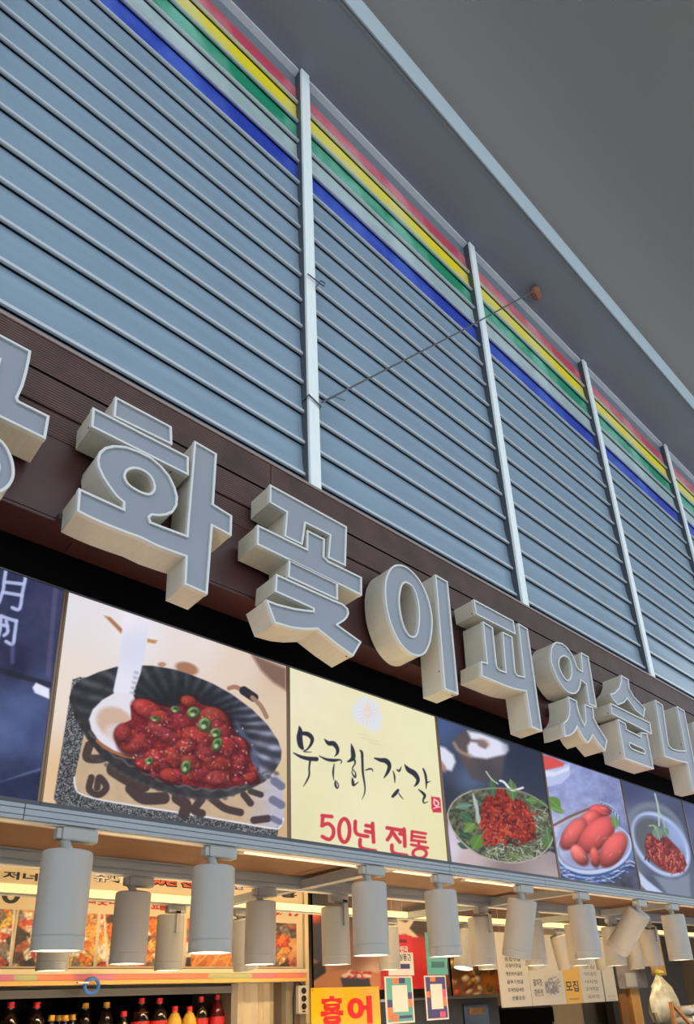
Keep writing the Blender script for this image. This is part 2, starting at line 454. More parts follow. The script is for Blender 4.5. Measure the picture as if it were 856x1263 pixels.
# ================================================================== channel letters
YL, DEP = -0.232, 0.097
def offset_loop(P, d):
    n = len(P); out = []
    area = sum(P[i][0] * P[(i + 1) % n][1] - P[(i + 1) % n][0] * P[i][1] for i in range(n))
    sg = 1 if area > 0 else -1
    for i in range(n):
        a, b, c = Vector(P[i - 1]), Vector(P[i]), Vector(P[(i + 1) % n])
        e1 = (b - a).normalized(); e2 = (c - b).normalized()
        n1 = Vector((-e1.y, e1.x)) * sg; n2 = Vector((-e2.y, e2.x)) * sg
        m = n1 + n2
        if m.length < 1e-6: out.append(tuple(b + n1 * d)); continue
        m.normalize(); k = d / max(0.35, m.dot(n1)); out.append(tuple(b + m * k))
    return out
def smooth_loop(P, curved):
    """curved: True = closed Catmull-Rom through every point"""
    if not curved: return P
    A = np.array(P); n = len(A); out = []
    for i in range(n):
        p0, p1, p2, p3 = A[i - 1], A[i], A[(i + 1) % n], A[(i + 2) % n]
        for t in np.linspace(0, 1, 3, endpoint=False):
            out.append(tuple(0.5 * ((2 * p1) + (-p0 + p2) * t + (2 * p0 - 5 * p1 + 4 * p2 - p3) * t * t + (-p0 + 3 * p1 - 3 * p2 + p3) * t ** 3)))
    return out
RIM = 0.0050
def letter(label, origin, sc, pieces):
    """pieces: list of (outer pts, [hole pts], curved flag) in crop pixels of the front face"""
    conv = lambda p: (lambda w: (w.x, w.z))(at(origin[0] + p[0] / sc, origin[1] + p[1] / sc, YL))
    allp = [conv(p) for o, h, c in pieces for p in o]
    cx = sum(p[0] for p in allp) / len(allp); cz = min(p[1] for p in allp)
    root = empty('channel_letter', (cx, YL + DEP, cz))
    tag(root, label, 'sign letter', 'row of grey channel letters on the brown fascia')
    for outer, holes, curved in pieces:
        loops = [smooth_loop([conv(p) for p in outer], curved)] + [smooth_loop([conv(p) for p in h], True) for h in holes]
        loops = [[(x - cx, z - cz) for x, z in L] for L in loops]
        yF = -DEP
        body = MB(); rim = MB(); face = MB(); ins = []
        for li, L in enumerate(loops):
            n = len(L); inn = offset_loop(L, RIM if li == 0 else -RIM); ins.append(inn)
            v = [(x, yF, z) for x, z in L] + [(x, 0, z) for x, z in L]
            body.add(v, [(i, (i + 1) % n, n + (i + 1) % n, n + i) for i in range(n)], True)
            e = offset_loop(L, -0.0012 if li == 0 else 0.0012)
            v = [(x, yF - 0.003, z) for x, z in e] + [(x, yF - 0.003, z) for x, z in inn] + [(x, yF + 0.006, z) for x, z in inn] + [(x, yF + 0.010, z) for x, z in e]
            f = []
            for i in range(n):
                j = (i + 1) % n
                f += [(i, j, n + j, n + i), (n + i, n + j, 2 * n + j, 2 * n + i), (3 * n + i, 3 * n + j, j, i)]
            rim.add(v, f)
        tri = tessellate_polygon([[Vector((x, z, 0)) for x, z in L] for L in ins])
        flat = [p for L in ins for p in L]
        face.add([(x, yF + 0.003, z) for x, z in flat], [tuple(t) for t in tri])
        tri = tessellate_polygon([[Vector((x, z, 0)) for x, z in L] for L in loops])
        flat2 = [p for L in loops for p in L]
        body.add([(x, 0, z) for x, z in flat2], [tuple(t) for t in tri])
        body.build('letter_return', M_return, root); rim.build('letter_trim', M_rim, root); face.build('letter_face', M_face, root)
        # fixing screws on the returns near the front edge
        L = loops[0]; n = len(L); lo = []
        for i in range(n):
            a, b_ = Vector(L[i]), Vector(L[(i + 1) % n])
            if (b_ - a).length > 0.03:
                mid = a + (b_ - a) * 0.16; lo.append((mid, (b_ - a).normalized()))
        for mid, d in lo[:6]:
            area = sum(L[i][0] * L[(i + 1) % n][1] - L[(i + 1) % n][0] * L[i][1] for i in range(n))
            nn = Vector((d.y, -d.x)) * (1 if area > 0 else -1)
            if nn.y > 0.3 or nn.x > 0.5: continue
            c = Vector((mid.x, yF + 0.016, mid.y))
            MB().lathe([(0.0001, 0.0015), (0.0028, 0.001), (0.0028, -0.001)], 8, axis=(nn.x, 0, nn.y), org=c).build('screw', M_screw, root)
    # stand-off pins tie the letter back to the fascia
    o0 = pieces[0][0]; p = conv(o0[0]); q = conv(o0[len(o0) // 2])
    mx, mz = (p[0] + q[0]) / 2 - cx, (p[1] + q[1]) / 2 - cz
    for pc in pieces:
        pts = [conv(t) for t in pc[0]]; gx = sum(t[0] for t in pts) / len(pts) - cx; gz = sum(t[1] for t in pts) / len(pts) - cz
        if pc[1]: gx = pts[0][0] - cx; gz = pts[0][1] - cz - 0.02
        MB().box(gx - 0.008, gx + 0.008, -0.002, YF - (YL + DEP) + 0.001, gz - 0.008, gz + 0.008).build('stand_off', M_screw, root)
    return root

letter('grey letter 궁 cut by the left edge of the picture', (0, 400), 5.74, [
    ([(-420, -130), (0, 80), (215, 195), (205, 260), (185, 350), (160, 440), (120, 528), (130, 548), (345, 655), (318, 815), (0, 660), (-640, 345), (-640, 200), (-330, 330), (-60, 445), (-10, 250), (-430, 30)], [], False),
    ([(-150, 770), (-70, 785), (0, 820), (50, 880), (85, 960), (98, 1040), (90, 1100), (60, 1150), (0, 1190), (-80, 1180), (-160, 1120), (-230, 1030), (-250, 930), (-220, 830)],
     [[(-110, 900), (-60, 920), (-20, 980), (-20, 1040), (-60, 1060), (-110, 1020), (-140, 950)]], True)])
letter('large grey letter 화 above the red chicken lightbox', (70, 480), 3.891, [
    ([(280, 40), (548, 183), (551, 268), (272, 133)], [], False),
    ([(172, 92), (630, 328), (630, 415), (165, 182)], [], False),
    ([(105, 480), (318, 577), (318, 545), (285, 517), (250, 470), (220, 425), (197, 375), (193, 340), (203, 305), (230, 283), (270, 273), (330, 278), (390, 300), (450, 330), (500, 372), (540, 420), (566, 475), (578, 520), (575, 560), (555, 592), (525, 606), (490, 610), (455, 607), (443, 617), (450, 640), (622, 705), (660, 252), (765, 313), (750, 555), (838, 610), (835, 705), (745, 658), (720, 985), (612, 938), (618, 805), (560, 785), (480, 755), (400, 715), (330, 690), (240, 655), (165, 622), (97, 588)],
     [[(327, 415), (340, 392), (375, 383), (415, 395), (450, 425), (465, 465), (460, 490), (440, 503), (405, 495), (360, 470), (335, 445)]], False)])
letter('grey letter 꽃 of four stacked strokes, just right of the letter 화', (285, 590), 5.035, [
    ([(240, 42), (715, 303), (708, 545), (600, 495), (612, 355), (460, 280), (440, 415), (330, 362), (343, 212), (238, 152)], [], False),
    ([(162, 292), (468, 442), (470, 325), (578, 380), (575, 490), (600, 515), (808, 618), (808, 728), (160, 412)], [], False),
    ([(358, 508), (658, 655), (660, 757), (352, 615)], [], False),
    ([(278, 598), (630, 757), (690, 782), (722, 812), (728, 840), (718, 865), (700, 885), (658, 912), (805, 1018), (755, 1105), (650, 1030), (535, 938), (450, 940), (370, 930), (270, 900), (215, 757), (290, 785), (400, 812), (508, 825), (508, 812), (440, 780), (272, 705)], [], False)])
letter('grey letter 이 with a tall oval ring beside a plain upright', (440, 680), 6.114, [
    ([(310, 103), (360, 115), (410, 150), (460, 205), (505, 280), (535, 355), (555, 430), (567, 510), (565, 590), (552, 680), (530, 740), (505, 775), (470, 790), (430, 785), (390, 765), (340, 715), (300, 655), (265, 580), (240, 510), (222, 430), (212, 350), (210, 270), (220, 200), (240, 150), (270, 115)],
     [[(370, 240), (410, 262), (438, 310), (455, 370), (465, 440), (465, 530), (455, 600), (440, 635), (415, 645), (385, 625), (355, 570), (335, 500), (322, 420), (320, 350), (330, 285), (345, 250)]], True),
    ([(590, 178), (682, 232), (762, 1080), (660, 1040)], [], False)])
letter('grey letter 피 with two stems under a slanted bar, right of the oval ring letter', (550, 730), 6.65, [
    ([(225, 65), (550, 240), (568, 350), (245, 185)], [], False),
    ([(300, 245), (380, 295), (412, 600), (420, 625), (435, 640), (488, 660), (460, 330), (540, 370), (563, 640), (570, 665), (582, 685), (640, 698), (590, 260), (665, 305), (785, 1145), (700, 1110), (655, 817), (600, 808), (550, 797), (480, 772), (400, 738), (290, 692), (285, 572), (333, 585)], [], False)])
letter('grey letter 었 with a round ring above two pointed legs', (650, 780), 7.782, [
    ([(275, 95), (330, 105), (375, 140), (410, 185), (440, 235), (465, 300), (480, 340), (500, 360), (527, 375), (515, 195), (585, 235), (665, 722), (592, 690), (565, 500), (515, 462), (510, 510), (490, 560), (460, 590), (420, 590), (380, 570), (335, 520), (290, 450), (255, 370), (228, 290), (222, 220), (230, 150), (250, 110)],
     [[(340, 230), (380, 240), (410, 280), (422, 350), (420, 420), (400, 455), (375, 455), (345, 420), (320, 370), (305, 310), (310, 260)]], False),
    ([(392, 620), (475, 660), (480, 710), (495, 770), (545, 890), (560, 850), (550, 690), (630, 722), (640, 830), (690, 920), (765, 1040), (745, 1140), (670, 1050), (627, 985), (605, 1035), (580, 1062), (540, 1020), (510, 965), (478, 905), (455, 955), (410, 992), (362, 1000), (345, 872), (380, 840), (402, 790), (405, 720)], [], False)])
letter('grey letter 습 with two slots, next after the letter 었', (725, 820), 6.534, [
    ([(265, 85), (325, 120), (332, 195), (370, 260), (458, 350), (448, 422), (380, 365), (315, 270), (290, 305), (240, 325), (205, 285), (178, 236), (215, 225), (250, 185), (268, 130)], [], False),
    ([(180, 310), (500, 468), (512, 560), (190, 395)], [], False),
    ([(240, 440), (300, 475), (310, 522), (425, 580), (425, 545), (475, 555), (528, 840), (297, 757)], [[(335, 632), (392, 658), (450, 685), (453, 715), (400, 694), (345, 670)]], False)])
letter('grey letter 니 near the right edge, after the letter 습', (725, 820), 6.534, [
    ([(540, 285), (600, 325), (645, 625), (652, 655), (680, 678), (720, 690), (788, 695), (715, 335), (775, 372), (905, 1030), (850, 1012), (800, 792), (720, 775), (618, 740)], [], False)])
letter('last grey letter 다 cut off at the right edge', (725, 820), 6.534, [
    ([(850, 462), (1050, 575), (1060, 640), (925, 570), (950, 760), (1080, 830), (1090, 890), (915, 830)], [], False),
    ([(1090, 560), (1150, 595), (1185, 760), (1260, 800), (1270, 860), (1200, 830), (1260, 1130), (1200, 1105)], [], False)])

# ================================================================== lightboxes with photographs
EX = [-0.205, 0.508, 1.2185, 1.931, 2.645, 3.358, 4.07, 4.78]
ZB, ZT = 2.046, 2.604
M_light = print_mat('backlit_film', 1.0)

def cgrad(*stops):
    """colour function of (u,v): list of (u,v,rgb), inverse-distance blend"""
    def f(u, v):
        w = [1.0 / (((u - a) ** 2 + (v - b) ** 2) ** 1.1 + 40.0) for a, b, c in stops]; t = sum(w)
        return sum((wi / t)[:, None] * np.array(c, float)[None] for wi, (a, b, c) in zip(w, stops))
    return f
def fill_all(p, fn):
    p.C[:] = fn(p.U, p.V)

def paint_dark(p):                      # dark slate board with chalk characters
    fill_all(p, cgrad((20, 720, (46, 50, 84)), (60, 740, (58, 60, 96)), (20, 820, (40, 42, 70)), (30, 870, (78, 92, 138)), (10, 900, (84, 98, 145)), (50, 910, (66, 76, 118)), (20, 960, (44, 50, 82)), (-60, 800, (50, 54, 88))))
    p.frame(0, 690, 3.95)
    p.poly([(-300, 440), (0, 525), (250, 600), (250, 625), (0, 555), (-300, 470)], (34, 34, 52), 0.8, 1.2)
    p.poly([(-300, 1060), (-20, 1090), (210, 1010), (210, 1025), (0, 1085), (-20, 1110), (-300, 1090)], (120, 134, 178), 0.5, 1.0)
    p.poly([(-300, 1095), (0, 1095), (205, 1035), (195, 1200), (-300, 1200)], (38, 44, 74), 0.7, 1.5)
    p.poly([(262, 120), (285, 125), (245, 580), (222, 570)], (92, 88, 126), 0.6, 1.4)
    p.poly([(175, 600), (240, 630), (240, 680), (170, 650), (158, 625)], (225, 228, 246), 1, 1.0)
    ch = (182, 192, 232)
    for st in ([(30, 45), (20, 110), (15, 150), (-5, 210)], [(30, 45), (95, 60), (128, 72)], [(128, 72), (110, 160), (95, 240), (60, 235)], [(25, 110), (112, 120)], [(15, 160), (105, 175)],
               [(5, 275), (45, 290), (80, 300)], [(80, 300), (72, 360), (62, 412), (30, 400)], [(5, 280), (0, 340), (-12, 390)], [(30, 300), (38, 350), (20, 370)], [(15, 320), (36, 325)]):
        p.stroke(st, ch, 17, 0.95, 0.9)
    p.stroke([(62, 420), (60, 500)], (110, 118, 168), 20, 0.5, 2)
    n = fbm(p.U, p.V, 14, 3)[:, None]; p.C += (n - 0.5) * 16

def paint_chicken(p):
    fill_all(p, cgrad((80, 740, (226, 222, 230)), (170, 770, (232, 228, 236)), (250, 790, (230, 218, 214)), (340, 830, (214, 188, 168)), (345, 900, (222, 200, 170)), (340, 960, (215, 190, 150)), (300, 820, (226, 206, 190)), (75, 860, (232, 218, 206)), (66, 960, (226, 190, 150)), (350, 1020, (205, 172, 130))))
    p.frame(0, 690, 2.378)
    p.poly([(735, 275), (840, 320), (840, 385), (800, 360), (765, 325)], (120, 92, 80), 0.9, 2.5)
    p.poly([(305, 165), (325, 170), (360, 205), (355, 217)], (170, 120, 80), 1, 1.2)
    p.poly([(430, 232), (462, 238), (455, 247), (432, 243)], (190, 140, 80), 1, 1.2)
    p.ell(548, 320, 34, 18, 15, (160, 110, 80), 0.9, 1.5); p.ell(475, 308, 12, 7, 0, (180, 130, 100), 0.9, 1)
    # granite slab
    def granite(u, v):
        n = RNG.rand(len(u)) * 0.55 + vnoise(u, v, 1.6, 4) * 0.45
        g = 45 + 120 * np.clip((n - 0.35) * 1.9, 0, 1); return np.stack([g, g, g * 1.04], 1)
    p.poly([(213, 352), (235, 345), (300, 350), (500, 600), (820, 770), (812, 818), (168, 724), (158, 700), (190, 500)], granite, 1, 0.8)
    # printed paper
    def paper(u, v):
        k = np.clip((u - 300) / 45, 0, 1)[:, None]
        return np.array([196, 170, 140.])[None] * (1 - k) + np.array([186, 184, 206.])[None] * k + (fbm(u, v, 8, 6)[:, None] - .5) * 14
    pp = [(245, 515), (232, 580), (218, 640), (221, 668), (238, 688), (300, 706), (430, 728), (560, 748), (700, 772), (800, 789), (822, 783), (832, 760), (826, 640), (700, 560), (400, 500)]
    p.poly(pp, paper, 1, 0.8); p.stroke(pp[2:12], (226, 222, 226), 5)
    dk = (66, 52, 54)
    for st, w in (([(262, 545), (255, 580), (290, 585), (320, 575)], 26), ([(268, 640), (262, 675), (290, 690), (312, 668), (292, 640), (285, 670)], 20), ([(335, 615), (375, 640), (420, 660)], 46),
                  ([(385, 672), (420, 700), (480, 700)], 36), ([(520, 700), (545, 720), (540, 745)], 34), ([(590, 705), (570, 735), (592, 745)], 24), ([(625, 705), (660, 730), (705, 742)], 22),
                  ([(715, 690), (735, 715)], 20), ([(735, 680), (765, 690)], 18), ([(745, 765), (785, 760)], 22)):
        p.stroke(st, dk, w, 0.95, 0.8)
    for st, w in (([(805, 650), (825, 665)], 24), ([(800, 705), (825, 720)], 24), ([(800, 760), (820, 770)], 18)):
        p.stroke(st, (96, 100, 128), w, 0.8, 1)
    # string handle
    p.stroke([(672, 378), (690, 374), (712, 384)], (170, 120, 105), 13); p.stroke([(715, 385), (745, 405)], (44, 42, 54), 26); p.stroke([(740, 405), (765, 430), (782, 462)], (158, 126, 104), 13)
    # fluted black pan
    pan = [(203, 405), (215, 372), (240, 352), (290, 330), (340, 315), (400, 310), (450, 312), (510, 322), (560, 338), (620, 362), (680, 395), (740, 440), (785, 485), (815, 530), (826, 560), (824, 590), (806, 620), (780, 648), (740, 670), (690, 690), (640, 702), (580, 703), (520, 692), (450, 672), (400, 648), (350, 620), (300, 580), (255, 525), (222, 470)]
    cx, cy = p.pt((530, 480))
    def flutes(u, v):
        a = np.arctan2((v - cy) * 1.5, u - cx); r = np.hypot(u - cx, (v - cy) * 1.5)
        s = 0.5 + 0.5 * np.sin(a * 34 + 0.6 * np.sin(a * 3) + 2.0 * vnoise(u, v, 22, 7)); k = np.clip((r - 50) / 60, 0, 1) * (0.25 + 0.75 * s ** 1.5) * (0.5 + 0.9 * vnoise(u, v, 13, 3))
        right = np.clip((u - cx) / 110 + .35, 0, 1); g = 36 + k * (34 + 66 * right) + (fbm(u, v, 5, 8) - .5) * 14
        return np.stack([g, g * 1.02, g * 1.14 + 5 * right], 1)
    p.poly(pan, flutes, 1, 0.8)
    p.poly([(205, 410), (255, 525), (300, 580), (350, 620), (400, 648), (450, 672), (520, 692), (580, 703), (640, 702), (690, 690), (740, 670), (780, 648), (740, 648), (640, 672), (560, 668), (470, 640), (400, 610), (330, 560), (270, 490)], (52, 48, 50), 0.75, 1.5)
    for i in range(26):
        t = i / 25; x = 270 + t * 540; y = 555 + 150 * math.sin(min(t * 1.35 + .1, 1.0) * math.pi / 2) - max(0, t - .7) * 260
        p.ell(x, y, 9, 6, 20, (78, 72, 72), 0.7, 1)
    rimp = [(262, 505), (300, 548), (345, 582), (400, 612), (455, 642), (520, 662), (580, 673), (640, 677), (700, 669), (750, 648), (795, 612)]
    wav = []
    for i in range(len(rimp) - 1):
        for t in np.linspace(0, 1, 6, endpoint=False):
            x = rimp[i][0] + (rimp[i + 1][0] - rimp[i][0]) * t; y = rimp[i][1] + (rimp[i + 1][1] - rimp[i][1]) * t
            wav.append((x, y + 4 * math.sin(len(wav) * 1.3)))
    p.stroke(wav, (98, 92, 90), 6, 0.8)
    p.poly([(690, 470), (740, 540), (765, 600), (755, 640), (725, 600)], (84, 96, 122), 0.8, 2)
    # spoon
    p.poly([(362, 150), (437, 188), (428, 260), (412, 335), (386, 405), (338, 402), (332, 385), (350, 300), (358, 220)], cgrad((155, 760, (236, 230, 240)), (165, 800, (214, 216, 236)), (150, 850, (228, 226, 238))), 1, 1.0)
    for k in range(6): p.ell(400 - k * 3, 332 + k * 15, 8, 5, 20, (178, 172, 196), 0.8, 0.8)
    p.poly([(335, 392), (300, 412), (272, 440), (261, 468), (268, 500), (292, 535), (335, 562), (390, 580), (432, 582), (428, 560), (380, 520), (400, 420), (390, 395)], (224, 220, 232), 1, 1.0)
    p.ell(338, 480, 58, 44, 30, (206, 172, 152), 0.95, 2.5); p.ell(350, 515, 44, 30, 25, (220, 205, 205), 0.8, 2.5)
    p.stroke([(285, 532), (320, 558), (370, 577), (430, 584)], (166, 104, 72), 9)
    # glazed red pieces
    food = [(338, 505), (352, 488), (385, 470), (383, 430), (400, 408), (440, 420), (495, 435), (530, 425), (545, 402), (575, 412), (590, 425), (640, 440), (672, 480), (690, 520), (720, 545), (742, 600), (756, 632), (735, 655), (690, 664), (620, 672), (560, 664), (500, 652), (455, 636), (420, 605), (388, 590), (430, 580), (400, 560), (345, 540)]
    p.poly(food, lambda u, v: np.array([112, 26, 34.])[None] + (fbm(u, v, 3.2, 2)[:, None] - .5) * np.array([[90, 40, 40.]]), 1, 1.0)
    R = random.Random(11)
    P = [(390, 535, 46, 36, 5), (435, 440, 50, 26, 25), (490, 505, 62, 28, 25), (520, 475, 46, 25, 10), (470, 590, 50, 36, 15), (515, 575, 44, 28, 0), (580, 520, 50, 30, 10), (630, 470, 48, 34, 30), (650, 500, 36, 22, 40), (553, 415, 24, 16, 10),
         (592, 620, 36, 34, 0), (690, 590, 34, 42, 20), (640, 590, 40, 34, 20), (640, 640, 40, 22, 0), (500, 632, 32, 20, 10), (700, 545, 32, 22, 40), (735, 638, 20, 14, 0), (560, 590, 30, 24, 0), (660, 545, 36, 26, 10), (430, 600, 34, 18, 10), (360, 510, 24, 28, 20), (600, 560, 36, 24, 0), (545, 545, 30, 20, 0), (470, 460, 30, 18, 10)]
    for (x, y, a, b, an) in P: p.ell(x + 3, y + 4, a + 6, b + 6, an, (64, 14, 20), 0.8, 2.0); p.ell(x, y, a, b, an, (R.randint(150, 186), R.randint(46, 66), R.randint(48, 64)), 0.95, 1.2, shade=0.25)
    for i in range(70):
        x = R.uniform(390, 745); y = R.uniform(420, 655)
        if y < 430 + abs(x - 560) * 0.35 or y > 668 - (750 - x) * 0.10 or (x > 700 and y < 545): continue
        a = R.uniform(6, 16); p.ell(x, y, a, a * R.uniform(.5, .9), R.uniform(0, 90), (R.randint(110, 190), R.randint(34, 70), R.randint(38, 62)), 0.75, 0.8, shade=0.35)
    for i in range(110):
        x = R.uniform(390, 745); y = R.uniform(420, 655)
        if y < 440 + abs(x - 560) * 0.35 or y > 660 - (750 - x) * 0.12: continue
        p.ell(x, y, R.uniform(1.5, 5), R.uniform(1.5, 3), R.uniform(0, 90), (240, 190, 195), 0.75, 0.6)
    def glaze(u, v):
        n = fbm(u, v, 4.5, 5); q = fbm(u, v, 2.2, 10); b = np.stack([60 + 150 * n, 16 + 62 * n, 22 + 56 * n], 1)
        h = np.clip((q - .62) * 5, 0, 1)[:, None]; return b * (1 - h) + np.array([226, 168, 172.])[None] * h
    p.poly(food, glaze, 0.3, 1.5)
    # scallion rings
    for (x, y, a, b, an) in ((568, 450, 20, 18, 0), (600, 485, 20, 22, 20), (637, 542, 15, 22, 20), (633, 510, 18, 16, 0), (455, 467, 16, 8, 10), (545, 610, 15, 22, 10), (438, 592, 13, 12, 0), (515, 440, 15, 10, 10)):
        p.ell(x, y, a, b, an, (112, 134, 84), 1, 0.8, shade=0.4); p.ell(x + 1, y - 3, a * .5, b * .45, an, (52, 74, 44), 0.9, 0.8); p.ell(x - 3, y + 5, a * .35, b * .3, an, (196, 210, 160), 0.8, 0.8)
    p.poly([(135, 700), (160, 60), (182, 84), (130, 720)], (238, 226, 214), 0.0)

def paint_title(p):
    fill_all(p, cgrad((370, 850, (234, 228, 196)), (450, 920, (232, 226, 186)), (530, 900, (234, 230, 188)), (370, 1020, (230, 222, 178)), (545, 1050, (232, 224, 176)), (450, 1010, (236, 229, 190))))
    p.frame(385, 840, 5.035)
    for (x, y) in ((325, 135), (290, 175), (375, 160), (395, 225), (330, 240), (385, 275), (295, 215), (345, 190)):
        p.ell(x, y, 44, 40, 0, (222, 224, 236), 0.85, 1.6)
    p.ell(345, 180, 14, 44, -5, (240, 214, 190), 0.8, 2)
    for a in range(0, 360, 24):
        c, s = math.cos(math.radians(a)), math.sin(math.radians(a))
        p.stroke([(345 + 18 * c, 200 + 18 * s), (345 + 62 * c, 200 + 66 * s)], (232, 200, 190), 4, 0.7, 0.4)
    for (x, y, w) in ((330, 325, 80), (365, 352, 110), (400, 380, 80)):
        for k in range(int(w / 9)): p.ell(x - w / 2 + k * 9, y + k * 2.2, 3, 4, 0, (214, 208, 172), 0.9, 0.5)
    ink = (44, 44, 58)
    p.frame(355, 880, 7.782)
    for st in ([(108, 118, 4), (118, 165, 42), (112, 230, 56), (122, 300, 52), (142, 338, 26)], [(125, 190, 32), (190, 198, 44), (232, 238, 38), (225, 290, 28), (190, 340, 16), (155, 365, 12), (222, 371, 6)],
               [(55, 378, 10), (120, 413, 28), (190, 432, 38), (275, 438, 42)], [(214, 455, 20), (205, 520, 16), (205, 590, 16), (180, 650, 14), (150, 698, 4)],
               [(352, 248, 8), (392, 285, 40), (440, 290, 46), (475, 335, 36), (475, 380, 26), (450, 412, 6)], [(303, 408, 8), (370, 440, 24), (440, 450, 30), (500, 445, 14), (516, 460, 10), (510, 478, 8)],
               [(445, 485, 8), (435, 560, 18), (440, 635, 6)], [(455, 645, 10), (458, 690, 22), (475, 718, 12), (487, 690, 10), (465, 650, 8)],
               [(608, 292, 6), (622, 350, 36), (628, 420, 44), (605, 448, 30), (575, 462, 14)], [(642, 450, 20), (645, 480, 14), (620, 530, 10), (650, 570, 10), (645, 612, 18), (615, 565, 8), (628, 535, 6)],
               [(618, 620, 10), (625, 660, 28), (632, 690, 20), (675, 660, 6)], [(695, 355, 14), (712, 380, 24), (716, 470, 22), (722, 580, 20), (740, 700, 14), (735, 770, 10), (712, 822, 3)], [(745, 545, 8), (785, 532, 16), (810, 537, 12), (816, 555, 6)]):
        p.stroke(st, ink)
    p.frame(450, 920, 7.782)
    for st in ([(95, 118, 14), (150, 135, 36), (205, 145, 48), (236, 190, 38), (220, 250, 30), (185, 305, 10)], [(270, 240, 6), (285, 290, 16), (287, 350, 8)], [(305, 225, 6), (330, 240, 20), (350, 200, 4)],
               [(318, 425, 26), (295, 455, 34), (268, 485, 26)], [(325, 455, 8), (345, 485, 10), (370, 512, 3)], [(382, 180, 8), (420, 230, 44), (475, 265, 50), (510, 320, 36), (500, 360, 28), (475, 388, 8)],
               [(560, 220, 14), (580, 270, 22), (590, 340, 20), (588, 410, 6)], [(600, 350, 16), (630, 340, 4)], [(515, 418, 8), (555, 450, 24), (575, 480, 26), (560, 520, 16), (570, 548, 12), (605, 535, 4)]):
        p.stroke(st, ink)
    p.poly([(636, 486), (712, 494), (726, 515), (736, 640), (655, 638), (640, 600)], (206, 52, 76), 1, 0.8)
    p.stroke([(668, 510), (665, 550), (690, 580), (708, 555), (695, 530), (668, 515)], (245, 215, 205), 14); p.stroke([(660, 600), (690, 590), (720, 585)], (245, 215, 205), 10)
    p.frame(385, 840, 5.035); rd = (206, 58, 74)
    for st in ([(62, 836), (122, 842)], [(66, 838), (62, 898)], [(62, 898), (100, 886), (130, 915), (130, 958), (105, 984), (64, 966)],
               [(268, 872), (274, 945), (345, 965)], [(375, 885), (378, 940), (382, 1000)], [(335, 897), (375, 905)], [(332, 932), (378, 942)], [(298, 985), (306, 1036), (392, 1055)],
               [(466, 912), (572, 930)], [(498, 922), (488, 955), (468, 985)], [(505, 945), (525, 975), (545, 1000)], [(545, 948), (572, 955)], [(570, 920), (574, 970), (576, 1025)], [(495, 1020), (505, 1066), (586, 1083)],
               [(620, 934), (705, 948)], [(620, 936), (618, 990)], [(622, 962), (700, 974)], [(618, 988), (705, 1000)], [(662, 998), (662, 1020)], [(616, 1016), (718, 1036)]):
        if len(st) == 2: st = [st[0], tuple((np.array(st[0]) + st[1]) / 2), st[1]]
        p.stroke(st, rd, 23 if st[0][0] < 600 else 17)
    for (cx, cy, rx, ry, w) in ((200, 928, 33, 72, 24), (668, 1070, 42, 30, 19)):
        p.stroke([(cx + rx * math.cos(t), cy + ry * math.sin(t)) for t in np.linspace(0, 2 * math.pi, 17)], rd, w)
    p.C += (fbm(p.U, p.V, 12, 5)[:, None] - .5) * 5

def leaf(p, x, y, L, w, ang, col):
    col = tuple(int(0.72 * k + 0.16 * sum(col) / 3) for k in col)
    c, s = math.cos(math.radians(ang)), math.sin(math.radians(ang)); pts = []
    for t in np.linspace(0, 1, 9): pts.append((x + L * t * c - w * math.sin(math.pi * t) * s, y + L * t * s + w * math.sin(math.pi * t) * c))
    for t in np.linspace(1, 0, 9): pts.append((x + L * t * c + w * math.sin(math.pi * t) * s, y + L * t * s - w * math.sin(math.pi * t) * c))
    p.poly(pts, col, 1, 0.8); p.stroke([(x, y), (x + L * c, y + L * s)], tuple(min(255, k + 45) for k in col), 4, 0.7, 0.5)

